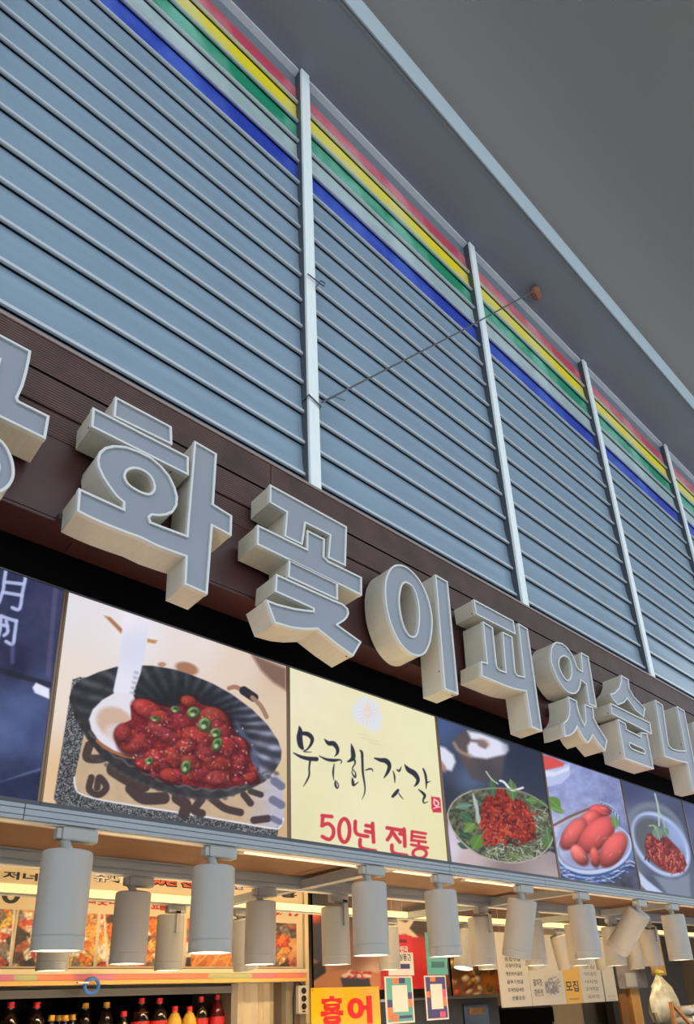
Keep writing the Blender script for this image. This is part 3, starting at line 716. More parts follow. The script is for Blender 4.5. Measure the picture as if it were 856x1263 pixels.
def paint_salad(p):
    fill_all(p, cgrad((545, 895, (72, 92, 138)), (575, 930, (64, 70, 92)), (640, 940, (48, 54, 74)), (660, 970, (52, 58, 78)), (550, 980, (50, 54, 70)), (580, 960, (84, 100, 132)), (600, 1000, (44, 46, 58))))
    p.frame(535, 880, 5.188)
    p.poly([(125, 185), (150, 140), (215, 105), (300, 130), (470, 220), (460, 260), (430, 420), (330, 440), (240, 420), (180, 290)], cgrad((575, 930, (98, 82, 80)), (600, 950, (74, 68, 74)), (612, 935, (90, 82, 88))), 0.9, 3)
    p.stroke([(130, 190), (165, 240), (240, 275)], (188, 160, 140), 16, 0.8, 2)
    p.poly([(215, 112), (300, 128), (400, 165), (475, 200), (482, 235), (460, 262), (400, 275), (340, 290), (260, 280), (220, 255), (215, 210), (235, 180), (280, 185), (290, 205), (330, 225), (345, 200), (320, 175), (240, 165)], (222, 222, 240), 1, 2.0)
    p.ell(315, 190, 38, 24, 20, (150, 120, 112), 0.8, 2.5)
    p.poly([(25, 205), (70, 218), (125, 265), (140, 310), (115, 368), (80, 360), (40, 300)], (220, 222, 240), 1, 2); p.poly([(35, 290), (75, 340), (75, 375), (45, 370)], (190, 130, 110), 0.9, 2.5)
    p.poly([(440, 130), (740, 260), (740, 500), (600, 480), (480, 330)], (46, 54, 76), 0.5, 6)
    # bowl
    p.poly([(88, 640), (92, 760), (115, 960), (400, 1050), (820, 1110), (790, 900), (740, 880), (600, 945), (440, 955), (280, 900), (150, 800)], cgrad((556, 1050, (214, 206, 222)), (575, 1060, (196, 176, 176)), (625, 1075, (140, 122, 122)), (680, 1080, (176, 160, 162)), (690, 1060, (150, 140, 146))), 1, 1)
    rim = [(90, 660), (110, 590), (160, 535), (240, 495), (350, 480), (460, 480), (560, 500), (650, 540), (730, 600), (770, 660), (775, 740), (750, 830), (690, 900), (600, 942), (500, 955), (400, 942), (290, 905), (200, 840), (125, 750)]
    p.poly(rim, lambda u, v: np.array([74, 80, 64.])[None] + (fbm(u, v, 4, 1)[:, None] - .4) * np.array([[120, 120, 90.]]), 1, 0.8)
    R = random.Random(3)
    for i in range(330):       # sprouts
        x = R.uniform(330, 750); y = R.uniform(600, 935)
        if (x < 600 and y < 830): continue
        if y > 960 - abs(x - 480) * 0.3: continue
        a = R.uniform(0, math.pi); L = R.uniform(25, 60)
        p.stroke([(x, y), (x + L * .5 * math.cos(a) + R.uniform(-8, 8), y + L * .5 * math.sin(a)), (x + L * math.cos(a), y + L * math.sin(a) * .7)], R.choice([(190, 190, 172), (166, 172, 144), (122, 134, 92), (206, 206, 194), (92, 100, 70)]), 5, 0.8, 0.5)
    for (x, y, L, w, a, c) in ((140, 600, 110, 22, -8, (112, 156, 132)), (170, 640, 90, 26, 30, (70, 120, 80)), (190, 700, 100, 24, 20, (96, 142, 62)), (160, 760, 90, 24, 25, (60, 96, 66)), (195, 760, 90, 30, -40, (122, 170, 74)), (250, 870, 110, 44, -60, (104, 160, 60)), (150, 830, 90, 22, 20, (70, 104, 80)),
                               (590, 550, 90, 26, 8, (110, 160, 70)), (650, 560, 80, 22, 20, (84, 128, 60)), (700, 860, 90, 30, -50, (92, 138, 66)), (270, 620, 120, 16, 75, (176, 196, 178)), (250, 510, 150, 14, 75, (186, 200, 196)), (480, 900, 70, 16, 20, (120, 150, 60)), (720, 720, 150, 20, 80, (98, 142, 84))):
        leaf(p, x, y, L, w, a, c)
    meat = [(305, 600), (330, 540), (380, 510), (420, 470), (470, 500), (520, 540), (570, 560), (610, 610), (645, 690), (655, 760), (640, 810), (580, 830), (530, 800), (470, 790), (420, 830), (370, 855), (345, 810), (320, 750), (302, 690)]
    p.poly(meat, lambda u, v: np.array([136, 42, 34.])[None] + (fbm(u, v, 3, 9)[:, None] - .5) * np.array([[110, 60, 40.]]), 1, 1)
    for i in range(110):
        x = R.uniform(320, 640); y = R.uniform(520, 820)
        if y < 560 + abs(x - 450) * 0.45 or y > 840 - abs(x - 480) * .05: continue
        a = R.uniform(0, math.pi); L = R.uniform(30, 70); c = R.choice([(170, 58, 44), (196, 86, 62), (130, 34, 32), (84, 20, 24), (176, 64, 48)])
        p.stroke([(x, y), (x + L * .5 * math.cos(a) + R.uniform(-14, 14), y + L * .5 * math.sin(a) + R.uniform(-14, 14)), (x + L * math.cos(a), y + L * math.sin(a))], c, R.uniform(9, 18), 0.85, 0.7)
    for i in range(120):
        x = R.uniform(320, 640); y = R.uniform(500, 820)
        if y < 540 + abs(x - 450) * 0.45: continue
        p.ell(x, y, R.uniform(2, 6), R.uniform(1.5, 3), R.uniform(0, 90), (236, 190, 170), 0.6, 0.5)
    leaf(p, 365, 420, 120, 26, 80, (70, 120, 84)); leaf(p, 490, 420, 140, 36, 82, (98, 146, 84)); p.stroke([(335, 372), (370, 420), (410, 450)], (190, 204, 160), 8); p.stroke([(425, 430), (450, 440), (500, 490), (570, 475)], (226, 228, 232), 14)
    p.stroke(rim[9:19] + rim[0:4], (186, 172, 156), 9, 0.9, 0.6); p.stroke(rim[3:9], (150, 142, 120), 8, 0.9, 0.6)

def paint_roe(p):
    fill_all(p, cgrad((690, 960, (150, 158, 208)), (720, 970, (146, 156, 206)), (750, 985, (120, 128, 176)), (680, 1020, (176, 182, 222)), (770, 1050, (84, 92, 128)), (700, 1080, (70, 78, 110)), (760, 1090, (66, 64, 78)), (740, 1000, (170, 178, 216))))
    p.C += (fbm(p.U, p.V, 7, 2)[:, None] - .5) * 38
    p.frame(660, 920, 4.367)
    p.poly([(25, 110), (60, 130), (185, 95), (188, 160), (140, 205), (60, 222), (40, 210)], (184, 194, 232), 1, 1); p.poly([(25, 130), (110, 140), (185, 110), (185, 130), (100, 165), (40, 165)], (216, 222, 244), 1, 1)
    p.poly([(20, 45), (90, 60), (158, 92), (150, 110), (70, 128), (30, 130)], (214, 84, 82), 1, 1.2)
    leaf(p, 65, 275, 100, 34, 42, (108, 164, 64)); leaf(p, 80, 330, 90, 16, 20, (120, 170, 84))
    p.stroke([(85, 436), (200, 375), (335, 322)], (122, 92, 84), 13); p.stroke([(90, 448), (210, 385), (300, 350)], (196, 176, 170), 6)
    for i in range(14):
        a = i * 0.15; p.stroke([(350 + i * 8, 300 + i * 6), (400 + i * 4, 320 + i * 9), (440, 350 + i * 6)], (70, 96, 160) if i % 2 else (190, 202, 236), 6, 0.8)
    # layered patterned plates
    for k, (dy, c) in enumerate(((70, (52, 70, 110)), (56, (176, 192, 228)), (48, (60, 84, 134)), (34, (150, 170, 214)), (24, (52, 78, 132)), (12, (188, 200, 232)))):
        p.ell(318, 545 + dy, 214 - k * 2, 134, -8, c, 1, 1)
    R = random.Random(8)
    for i in range(60):
        t = R.uniform(0.15, 2.7); rr = R.uniform(1.0, 1.0); x = 318 + 208 * math.cos(t); y = 575 + R.uniform(0, 45) + 128 * math.sin(t)
        p.stroke([(x - 22, y), (x, y - 5), (x + 22, y + 3)], R.choice([(70, 96, 156), (206, 214, 238), (40, 56, 98)]), 5, 0.7, 0.5)
    p.ell(315, 545, 205, 132, -8, (196, 206, 236), 1, 0.8); p.ell(315, 545, 196, 124, -8, (120, 134, 182), 1, 0.8); p.ell(315, 543, 190, 119, -8, (176, 184, 218), 1, 1.2)
    p.ell(300, 600, 130, 50, -5, (120, 112, 150), 0.6, 4)
    for (x, y, a, b, an, c) in ((350, 350, 62, 34, 5, (222, 92, 92)), (300, 400, 60, 50, -35, (220, 96, 94)), (205, 475, 100, 52, -55, (224, 104, 100)), (330, 480, 125, 72, -45, (228, 98, 98)), (240, 590, 66, 38, 55, (226, 110, 104)), (322, 600, 58, 28, 80, (206, 90, 84)), (420, 560, 108, 62, -58, (224, 100, 96))):
        p.ell(x, y, a, b, an, c, 1, 1.2, shade=0.25)
        for k in range(3): p.ell(x + R.uniform(-.5, .5) * a, y + R.uniform(-.5, .5) * b, R.uniform(4, 12), R.uniform(1.5, 3), an + R.uniform(-20, 20), (248, 176, 170), 0.5, 0.8)
    leaf(p, 420, 370, 80, 20, 75, (120, 170, 90))

def paint_bowl(p):
    fill_all(p, cgrad((775, 975, (70, 76, 112)), (810, 985, (82, 88, 124)), (775, 1010, (104, 116, 142)), (830, 1010, (70, 78, 104)), (800, 1090, (78, 84, 104)), (780, 1080, (110, 118, 140)), (840, 1090, (96, 104, 126)), (845, 1040, (80, 86, 110))))
    p.frame(660, 920, 4.367)
    p.ell(650, 480, 190, 150, 58, (118, 130, 146), 0.9, 2); p.ell(660, 500, 175, 128, 58, (92, 104, 122), 0.9, 2)
    p.poly([(545, 660), (600, 720), (700, 800), (610, 790), (560, 740)], (190, 204, 236), 1, 1.2); p.poly([(640, 700), (760, 720), (830, 690), (840, 830), (720, 810)], (126, 136, 158), 1, 2)
    p.ell(676, 530, 200, 132, 52, (160, 178, 222), 1, 1); p.ell(676, 530, 188, 120, 52, (206, 216, 244), 1, 0.8); p.ell(674, 528, 180, 112, 52, (128, 146, 196), 1, 1); p.ell(665, 530, 170, 100, 52, (92, 96, 106), 1, 2.5)
    p.ell(755, 490, 90, 40, 58, (150, 168, 214), 0.9, 4)
    meat = [(600, 475), (625, 470), (660, 500), (710, 490), (760, 540), (800, 590), (818, 640), (800, 675), (750, 688), (690, 670), (640, 630), (600, 590), (590, 540)]
    p.poly(meat, lambda u, v: np.array([120, 44, 42.])[None] + (fbm(u, v, 3, 9)[:, None] - .5) * np.array([[90, 50, 40.]]), 1, 1)
    R = random.Random(4)
    for i in range(70):
        x = R.uniform(600, 800); y = 480 + (x - 600) * .5 + R.uniform(0, 120)
        if y > 680: continue
        p.stroke([(x, y), (x + R.uniform(-12, 12), y + 26)], R.choice([(176, 74, 62), (140, 44, 42), (196, 98, 84), (96, 26, 30)]), 9, 0.85, 0.6); p.ell(x, y, 3.5, 2, 60, (230, 190, 186), 0.7, 0.5)
    p.stroke([(645, 258), (662, 330), (668, 430)], (176, 196, 180), 9); p.stroke([(668, 350), (690, 400), (700, 450)], (160, 182, 168), 6)
    leaf(p, 650, 430, 80, 30, 75, (128, 160, 140)); leaf(p, 690, 440, 50, 18, 60, (120, 152, 124))
    p.stroke([(615, 430), (640, 430), (650, 450)], (150, 176, 120), 8)
def paint_last(p):
    fill_all(p, cgrad((840, 1000, (74, 84, 122)), (850, 1020, (88, 96, 130)), (845, 1060, (70, 76, 104)), (850, 1090, (96, 104, 130))))
    p.ell(838, 1007, 6, 12, -20, (206, 210, 234), 1, 1.0); p.ell(880, 1060, 22, 30, 30, (150, 160, 196), 1, 1)
    p.ell(880, 1060, 16, 22, 30, (150, 60, 54), 1, 1)

boxes = ((0, paint_dark, 'dark blue lightbox with white chalk characters at the left edge', 0.0021), (1, paint_chicken, 'backlit photo of glazed red chicken in a black fluted pan', 0.0019), (2, paint_title, 'cream backlit sign with brush lettering and red 50년 전통', 0.0019),
         (3, paint_salad, 'backlit photo of red meat salad in a pale bowl', 0.0026), (4, paint_roe, 'backlit photo of pink roe on a blue patterned plate', 0.003), (5, paint_bowl, 'backlit photo of red pickle in a small oval blue bowl', 0.0036), (6, paint_last, 'last blue-grey lightbox cut off at the right edge', 0.006))
M_seam = mat('brass_seam', (120, 96, 72), 0.4, 0.4)
for i, fn, lab, st in boxes:
    r = empty('lightbox', (0, 0, 0)); tag(r, lab, 'lightbox', 'row of backlit photo lightboxes')
    xa, xb = EX[i], EX[i + 1]
    box('housing', M_frame, r, xa + 0.001, xb - 0.001, 0.004, 0.03, ZB - 0.002, ZT + 0.002)
    sheet('photo_film', r, xa + 0.006, xb - 0.006, ZB, ZT, 0.0, st, fn, (128, 128, 128), M_light)
    for (q0, q1) in ((xa + 0.0005, xa + 0.006), (xb - 0.006, xb - 0.0005)):
        box('frame_upright', M_seam, r, q0, q1, -0.004, 0.006, ZB, ZT)
    box('frame_top', M_frame, r, xa + 0.0005, xb - 0.0005, -0.004, 0.006, ZT, ZT + 0.004)
    box('frame_bottom', M_frame, r, xa + 0.0005, xb - 0.0005, -0.006, 0.02, ZB - 0.016, ZB)

# ================================================================== aluminium rail grid of the canopy
def rail_x(name, label, x0, x1, y, zb, m, seams=(), H=0.034):
    r = empty(name, (0, 0, 0)); tag(r, label, 'rail', 'aluminium canopy rails')
    xs = [x0] + list(seams) + [x1]
    k = H / 0.042
    pr = [(y - 0.02, zb), (y + 0.022, zb), (y + 0.022, zb + H), (y - 0.02, zb + H), (y - 0.02, zb + 0.031 * k), (y - 0.016, zb + 0.031 * k), (y - 0.016, zb + 0.028 * k), (y - 0.02, zb + 0.028 * k), (y - 0.02, zb + 0.012 * k), (y - 0.016, zb + 0.012 * k), (y - 0.016, zb + 0.009 * k), (y - 0.02, zb + 0.009 * k)]
    for i in range(len(xs) - 1): MB().prism_x(pr[::-1], xs[i] + 0.001, xs[i + 1] - 0.001).build('rail_section', m, r)
    # track channel under the rail
    box('track_channel', mat('track_white', (222, 216, 204), 0.5), r, x0, x1, y - 0.008, y + 0.014, zb - 0.003, zb - 0.0005)
    return r
RZ = 1.998
sA = [at(30, 1002, -0.02).x, at(672, 1085, -0.02).x, 1.93 - 0.02]
rail_x('front_rail', 'long grey aluminium rail under the lightboxes', -0.9, 5.0, 0.0, RZ, M_alu, sorted(sA))
rail_x('canopy_rail', 'grey aluminium rail behind the front spotlights, nearest inside', -0.4, 6.4, 0.53, RZ, M_alu, (), 0.058)
rc = rail_x('canopy_rail', 'cream glowing light rail deepest inside the shop', 0.2, 7.2, 1.09, RZ, M_alu)
box('light_diffuser', mat('rail_glow', (252, 222, 160), 0.4, emit=0.8), rc, 0.2, 7.2, 1.058, 1.0695, RZ + 0.004, RZ + 0.034)
for k, (u, v) in enumerate(((-60, 1000), (492, 1058), (722, 1092), (850, 1112))):
    x = at(u, v, 0.0).x
    lab = ['cross rail of the canopy beyond the left edge', 'cross rail running back into the shop behind the third spotlight', 'cross rail running back behind the sixth front spotlight', 'cross rail running back at the right end of the canopy'][k]
    c = box('cross_rail', M_alu, None, x - 0.02, x + 0.02, 0.024, 0.506, RZ + 0.002, RZ + 0.034); tag(c, lab + ', near half', 'rail', 'canopy cross rails')
    c = box('cross_rail', M_alu, None, x - 0.02, x + 0.02, 0.554, 1.066, RZ + 0.002, RZ + 0.034); tag(c, lab + ', far half', 'rail', 'canopy cross rails')

# ================================================================== track spotlights
M_lens = bpy.data.materials.new('lit_lens'); M_lens.use_nodes = True
_b = M_lens.node_tree.nodes['Principled BSDF']; _b.inputs['Base Color'].default_value = (0.9, 0.85, 0.7, 1)
_b.inputs['Emission Color'].default_value = (1.0, 0.86, 0.58, 1); _b.inputs['Emission Strength'].default_value = 3.0
SR, SL = 0.055, 0.217
def body_mesh():
    return MB().lathe([(0.0005, 0.0), (SR - 0.004, 0.0), (SR, -0.004), (SR, -SL + 0.032), (SR - 0.0012, -SL + 0.031), (SR - 0.0012, -SL + 0.0295), (SR, -SL + 0.0285), (SR, -SL), (SR - 0.003, -SL), (SR - 0.004, -SL + 0.014)], 40).mesh('housing')
def lens_mesh():
    return MB().lathe([(0.0003, -SL + 0.0015), (SR - 0.0035, -SL + 0.002)], 32).mesh('lens')
def adapter_mesh():
    return MB().box(-0.022, 0.062, -0.016, 0.016, -0.032, -0.001).mesh('adapter')
SPOT_N = 0
def spot(label, x, y, tilt=(0, 0), top=1.94, arm=False, group='front row of white spotlights', power=1.0, lamp=True):
    """tilt = lean of the lower end in degrees towards +X and +Y"""
    r = empty('track_spotlight', (x, y, RZ - 0.0025))
    tag(r, label, 'spotlight', group)
    a = link('adapter', shared('ad', adapter_mesh), M_spot, r)
    if not a.modifiers:
        b = a.modifiers.new('bevel', 'BEVEL'); b.width = 0.004; b.segments = 2
    zt = top - (RZ - 0.0025)
    h = link('housing', shared('sb', body_mesh), M_spot, r); h.location = (0, 0, zt)
    q = Vector((0, 0, -1)).rotation_difference(Vector((math.tan(math.radians(tilt[0])), math.tan(math.radians(tilt[1])), -1)).normalized())
    h.rotation_mode = 'QUATERNION'; h.rotation_quaternion = q
    l = link('lens', shared('sl', lens_mesh), M_lens, h)
    if arm:
        MB().box(-0.009, 0.009, -SR - 0.012, -SR - 0.006, zt - 0.075, -0.030).build('arm', M_spot, r)
        MB().box(-0.009, 0.009, -SR - 0.012, -0.012, -0.040, -0.030).build('arm_bracket', M_spot, r)
        MB().box(-0.006, 0.006, -SR - 0.007, -SR + 0.002, zt - 0.074, zt - 0.068).build('pivot', M_screw, r)
    else:
        MB().tube([(-0.008, 0, -0.030), (-0.008, 0, -0.036), (0.0, 0, zt + 0.004), (0, 0, zt - 0.003)], [0.015, 0.012, 0.011, 0.011], 12).build('neck', M_spot, r)
        MB().box(-0.034, -0.022, -0.013, 0.013, -0.03, -0.004).build('clip', M_spot, r, 0.003)
    if lamp:
        ld = shared('lamp', lambda: bpy.data.lights.new('spot_lamp', 'SPOT'))
        ld.energy = SPOT_W; ld.color = WARM; ld.spot_size = math.radians(95); ld.spot_blend = 0.7; ld.shadow_soft_size = 0.03
        lo = bpy.data.objects.new('spot_lamp', ld); COL.objects.link(lo); lo.parent = h; lo.location = (0, 0, -SL - 0.004)
    return r
# front row under the lightboxes
for lab, (u, v), tl in (('first and largest white spotlight from the left, below the dark lightbox', (84, 1052), (0, 1)), ('second front spotlight, below the chicken photo', (264, 1068), (-1, 0)), ('third front spotlight, below the cream 50년 전통 sign', (455, 1090), (-1, 0)),
                        ('fourth front spotlight, hanging above the second coloured card', (543, 1101), (0, 0)), ('fifth front spotlight, leaning left over the menu board', (645, 1114), (0, 16)), ('sixth front spotlight, upright below the pink roe photo', (716, 1118), (0, 0)),
                        ('seventh front spotlight, tilted steeply to the left', (790, 1131), (0, 42)), ('last upright front spotlight at the right edge', (829, 1128), (0, 0))):
    spot(lab, at(u, v, 0).x, 0.0, tl)
# second row
for lab, (u, v), tl, arm in (('inner spotlight between the first two front spotlights', (165, 1100), (-1, 0), False), ('inner spotlight left of the yellow sign, beside a tilted lamp', (322, 1112), (-1, 0), False), ('inner spotlight with a visible side arm above the yellow sign', (413, 1119), (0, 0), True),
                             ('inner spotlight just left of the leaning fifth front spotlight', (591, 1132), (0, 0), True), ('inner spotlight half hidden behind the leaning fifth front spotlight', (655, 1136), (0, 0), False), ('inner spotlight half hidden behind the sixth front spotlight', (708, 1140), (0, 0), False),
                             ('inner spotlight half hidden behind the steeply tilted spotlight', (753, 1144), (0, 0), False), ('inner spotlight just left of the last front spotlight', (797, 1146), (4, 0), True)):
    spot(lab, at(u, v, 0.53).x, 0.53, tl, 1.945, arm, 'second row of spotlights inside the shop')
# third row, deepest
for lab, (u, v), tl, arm in (('deep warm spotlight peeping out below the first front spotlight', (72, 1120), (0, 0), False), ('deep warm spotlight with a side arm between the first two front spotlights', (211, 1128), (0, 0), True), ('deep spotlight leaning sideways beside the photo collage', (297, 1133), (12, 6), False),
                             ('deep spotlight peeping out below the third front spotlight', (478, 1140), (0, 0), False), ('deep spotlight leaning right behind the fourth front spotlight', (574, 1146), (-14, 0), False), ('deep spotlight peeping out below the inner armed spotlight on the right', (597, 1148), (0, 0), False),
                             ('deep spotlight leaning out beside the fifth front spotlight', (652, 1152), (12, 0), False), ('deep spotlight leaning below the sixth front spotlight', (688, 1154), (14, 0), False), ('deep spotlight below the steeply tilted spotlight', (738, 1158), (6, 0), False), ('deep spotlight right of the steeply tilted spotlight', (780, 1160), (0, 0), False)):
    spot(lab, at(u, v, 1.09).x, 1.09, tl, 1.955, arm, 'deepest row of warm spotlights')

# ================================================================== shop interior shell
YW = 2.2
M_inwall = mat('shop_back_wall', (150, 132, 108), 0.7, noise=0.1, nscale=6)
struct(box('wall_back', M_inwall, None, -1.0, 9.5, 2.75, 2.85, 0, 3.2))
struct(box('wall_left', M_inwall, None, -1.1, -1.0, 0.03, 2.85, 0, 3.2))
struct(box('wall_right', M_inwall, None, 9.5, 9.6, 0.03, 2.85, 0, 3.2))
struct(box('ceiling_shop', mat('shop_ceiling', (120, 105, 88), 0.7), None, -1.1, 9.6, 0.03, 2.85, 2.62, 2.68))
struct(box('wall_front', M_black, None, -1.1, 9.6, 0.031, 0.05, 2.05, 3.2))
so = empty('timber_soffit'); tag(so, 'brown timber boards under the canopy behind the front rail', 'soffit')
for k in range(7):
    box('board', M_wood, so, -1.0 + k * 1.3 + 0.003, 0.3 + k * 1.3 - 0.003, 0.142, 0.508, 2.045, 2.056)
bm_ = box('canopy_beam', mat('beam_beige', (176, 158, 142), 0.5), None, -1.0, 6.5, 0.026, 0.14, 2.023, 2.048); tag(bm_, 'pale beige beam just behind the front rail', 'beam')
def tube_lamp(label, u0, u1, v, y, e):
    a = at(u0, v, y); b = at(u1, v, y); z = 2.012
    r = empty('tube_lamp', (a.x, y, z)); tag(r, label, 'lamp', 'slim tube lamps under the canopy beam')
    MB().tube([(0, 0, 0), (b.x - a.x, 0, 0)], 0.008, 10).build('tube', mat('tube_glow', (255, 236, 205), 0.4, emit=e), r)
    for xx in (0, b.x - a.x): MB().tube([(xx - 0.012, 0, 0), (xx + 0.012, 0, 0)], 0.0105, 10).build('end_cap', M_spot, r)
tube_lamp('slim white tube lamp under the beam left of the third front spotlight', 295, 440, 1055, 0.08, 0.9)
tube_lamp('slim white tube lamp under the beam between the third and fourth spotlights', 480, 540, 1080, 0.08, 0.9)
tube_lamp('slim white tube lamp under the beam right of the fourth spotlight', 570, 640, 1090, 0.08, 0.9)

# unseen batten fittings added to brighten the boards and deep spotlights
def batten(label, x0, x1, y, z, watts, tilt):
    r = empty('fill_batten', ((x0 + x1) / 2, y, z)); tag(r, label, 'lamp', 'unseen fill battens added under the shop ceiling')
    w = (x1 - x0) / 2
    MB().box(-w, w, -0.04, 0.04, 0.012, 0.04).build('tray', M_spot, r)
    for sx in (-w * .8, w * .8): MB().tube([(sx, 0, 0.039), (sx, 0, 2.621 - z)], 0.004, 8).build('suspension_rod', M_steel, r); MB().box(-w + 0.01, w - 0.01, -0.03, 0.03, -0.012, 0.012).build('diffuser', mat('fill_glow', (255, 240, 205), 0.4, emit=2.0), r, 0.006)
    ld = bpy.data.lights.new('fill_light', 'AREA'); ld.shape = 'RECTANGLE'; ld.size = 2 * w; ld.size_y = 0.06; ld.energy = watts; ld.color = (1.0, 0.74, 0.42)
    lo = bpy.data.objects.new('fill_light', ld); COL.objects.link(lo); lo.parent = r; lo.location = (0, 0, -0.02); lo.rotation_euler = (math.radians(tilt), 0, 0)
batten('unseen added fill batten under the shop ceiling above the photo collage', 1.2, 3.0, 0.78, 2.5, 22, 42)
batten('unseen added fill batten under the shop ceiling above the posters', 3.5, 5.3, 0.78, 2.5, 20, 42)
batten('unseen added fill batten under the shop ceiling above the menu board', 5.8, 7.6, 0.78, 2.5, 22, 42)

# unseen white counter, added to bounce spotlight up onto the letters
ct = empty('bounce_counter', (2.0, 0, 0)); tag(ct, 'unseen white counter added below the front spotlights to bounce their light up', 'counter')
MB().box(-3.0, 5.5, -0.5, 0.35, 0.84, 0.88).build('counter_top', mat('counter_white', (236, 230, 220), 0.5), ct); MB().box(-2.95, 5.45, -0.45, 0.3, 0.0, 0.838).build('counter_body', mat('counter_steel', (150, 150, 150), 0.4, 0.6), ct)

pt_ = empty('bounce_table', (3.0, 0, 0)); tag(pt_, 'unseen white table added inside the shop to bounce spotlight up', 'table')  # unseen table added to throw warm spotlight back up inside
MB().box(-3.5, 1.3, 0.75, 1.75, 0.86, 0.9).build('table_top', MATS['counter_white'], pt_)
for sx in (-3.4, 1.2):
    for sy in (0.8, 1.7): MB().box(sx - .03, sx + .03, sy - .03, sy + .03, 0, 0.859).build('leg', MATS['counter_steel'], pt_)

# ================================================================== left: sign board, collage, shelf, fridge with bottles
def px_rect(u0, v0, u1, v1, y):
    """axis-aligned rectangle in plane y from two photo corners (upper left, lower right)"""
    a = at(u0, v0, y); b = at(u1, v1, y); return a.x, b.x, b.z, a.z
M_print = print_mat('printed_sheet', 0.0)
sb = empty('sign_board'); tag(sb, 'cream sign board with food photo collage above the drinks fridge', 'sign')
zs0 = at(200, 1194, YW).z; zs1 = 2.60
xl, xr = at(-60, 1150, YW).x, at(374, 1150, YW).x
box('board', M_cream, sb, xl, xr, YW + 0.004, YW + 0.03, zs0, zs1)
def paint_collage(p):
    R = random.Random(21)
    p.C += (fbm(p.U, p.V, 9, 1)[:, None] - .5) * 60
    cols = [(226, 120, 50), (236, 160, 80), (200, 70, 50), (240, 226, 200), (90, 70, 60), (60, 52, 52), (232, 190, 90), (170, 90, 60), (250, 240, 220), (130, 120, 110), (210, 90, 70)]
    for i in range(420):
        u = R.uniform(-60, 365); v = R.uniform(1125, 1195); w = R.uniform(3, 13); h = R.uniform(3, 10); a = R.choice([0, 35, -30, 15, 60]); c, s = math.cos(math.radians(a)), math.sin(math.radians(a))
        col = R.choice(cols)
        p.poly([(u + (x * c - y * s), v + (x * s + y * c)) for x, y in ((-w, -h), (w, -h), (w, h), (-w, h))], lambda uu, vv, col=col, i=i: np.array(col, float)[None] * (0.65 + 0.6 * vnoise(uu, vv, 2.2, i)[:, None]), 0.95, 0.6)
    for x, a in ((18, -6), (128, 5), (240, 0)):
        p.stroke([(x, 1120), (x + a, 1196)], (240, 224, 190), 3)
    p.poly([(232, 1140), (300, 1135), (300, 1195), (236, 1195)], lambda u, v: np.array([226, 132, 62.])[None] * (0.7 + .6 * fbm(u, v, 7, 3)[:, None]), 0.9, 1)
    for i in range(9): p.stroke([(236 + i * 7, 1195 - (i % 3) * 6), (246 + i * 7, 1172 + (i % 2) * 8)], (250, 190, 110), 2, .8)
z_c0, z_c1 = at(200, 1192, YW).z, at(200, 1131, YW).z
for (ua, ub) in ((-60, 16), (19, 118), (122, 226), (230, 300), (303, 366)):
    sheet('food_photo', sb, at(ua, 1160, YW).x, at(ub, 1160, YW).x, z_c0, z_c1, YW + 0.002, 0.006, paint_collage, (214, 150, 92), M_print)
M_tb = mat('print_black', (24, 20, 22), 0.5); M_tr = mat('print_red', (196, 48, 36), 0.5); M_tbl = mat('print_blue', (40, 70, 190), 0.5); M_tw = mat('print_white', (244, 240, 232), 0.5); M_to = mat('print_orange', (224, 88, 44), 0.5)
def txt(name, body, parent, u0, v0, u1, v1, y, m, bold=0.03):
    x0, x1, z0, z1 = px_rect(u0, v0, u1, v1, y); return text_part(name, body, parent, x0, z0, x1 - x0, z1 - z0, y, m, bold)
txt('lettering', '슈퍼', sb, 116, 1075, 151, 1090, YW + 0.0015, M_tb, 0.075); txt('lettering', '슈퍼', sb, 116, 1074.5, 151, 1089.5, YW + 0.0005, M_tw, 0.025)
txt('lettering', '50년 신', sb, 186, 1081, 238, 1096, YW + 0.0015, M_tb, 0.085); txt('lettering', '50년 신', sb, 186, 1080, 238, 1094.5, YW + 0.0005, M_to, 0.04)
txt('lettering', '신', sb, 288, 1089, 300, 1098, YW + 0.0015, M_tbl, 0.03); txt('lettering', '흥', sb, 345, 1098, 366, 1108, YW + 0.0015, M_tb, 0.05)
txt('lettering', '저너', sb, 4, 1074, 46, 1087, YW + 0.0015, M_tb, 0.03); txt('lettering', '0', sb, 4, 1090, 24, 1115, YW + 0.0015, M_tb, 0.02)
txt('lettering', '리끗나', sb, 106, 1106, 148, 1118, YW + 0.0015, M_tr, 0.05); txt('lettering', '요급시', sb, 187, 1112, 216, 1124, YW + 0.0015, M_tr, 0.05)
txt('lettering', '02', sb, 287, 1118, 305, 1128, YW + 0.0015, M_tr, 0.05); txt('lettering', '0317', sb, 335, 1121, 372, 1131, YW + 0.0015, M_tr, 0.05)
post = box('board_post', M_cream, None, xr + 0.004, xr + 0.035, YW - 0.012, YW + 0.05, 0.0, zs1); tag(post, 'cream upright post at the right end of the sign board', 'post')

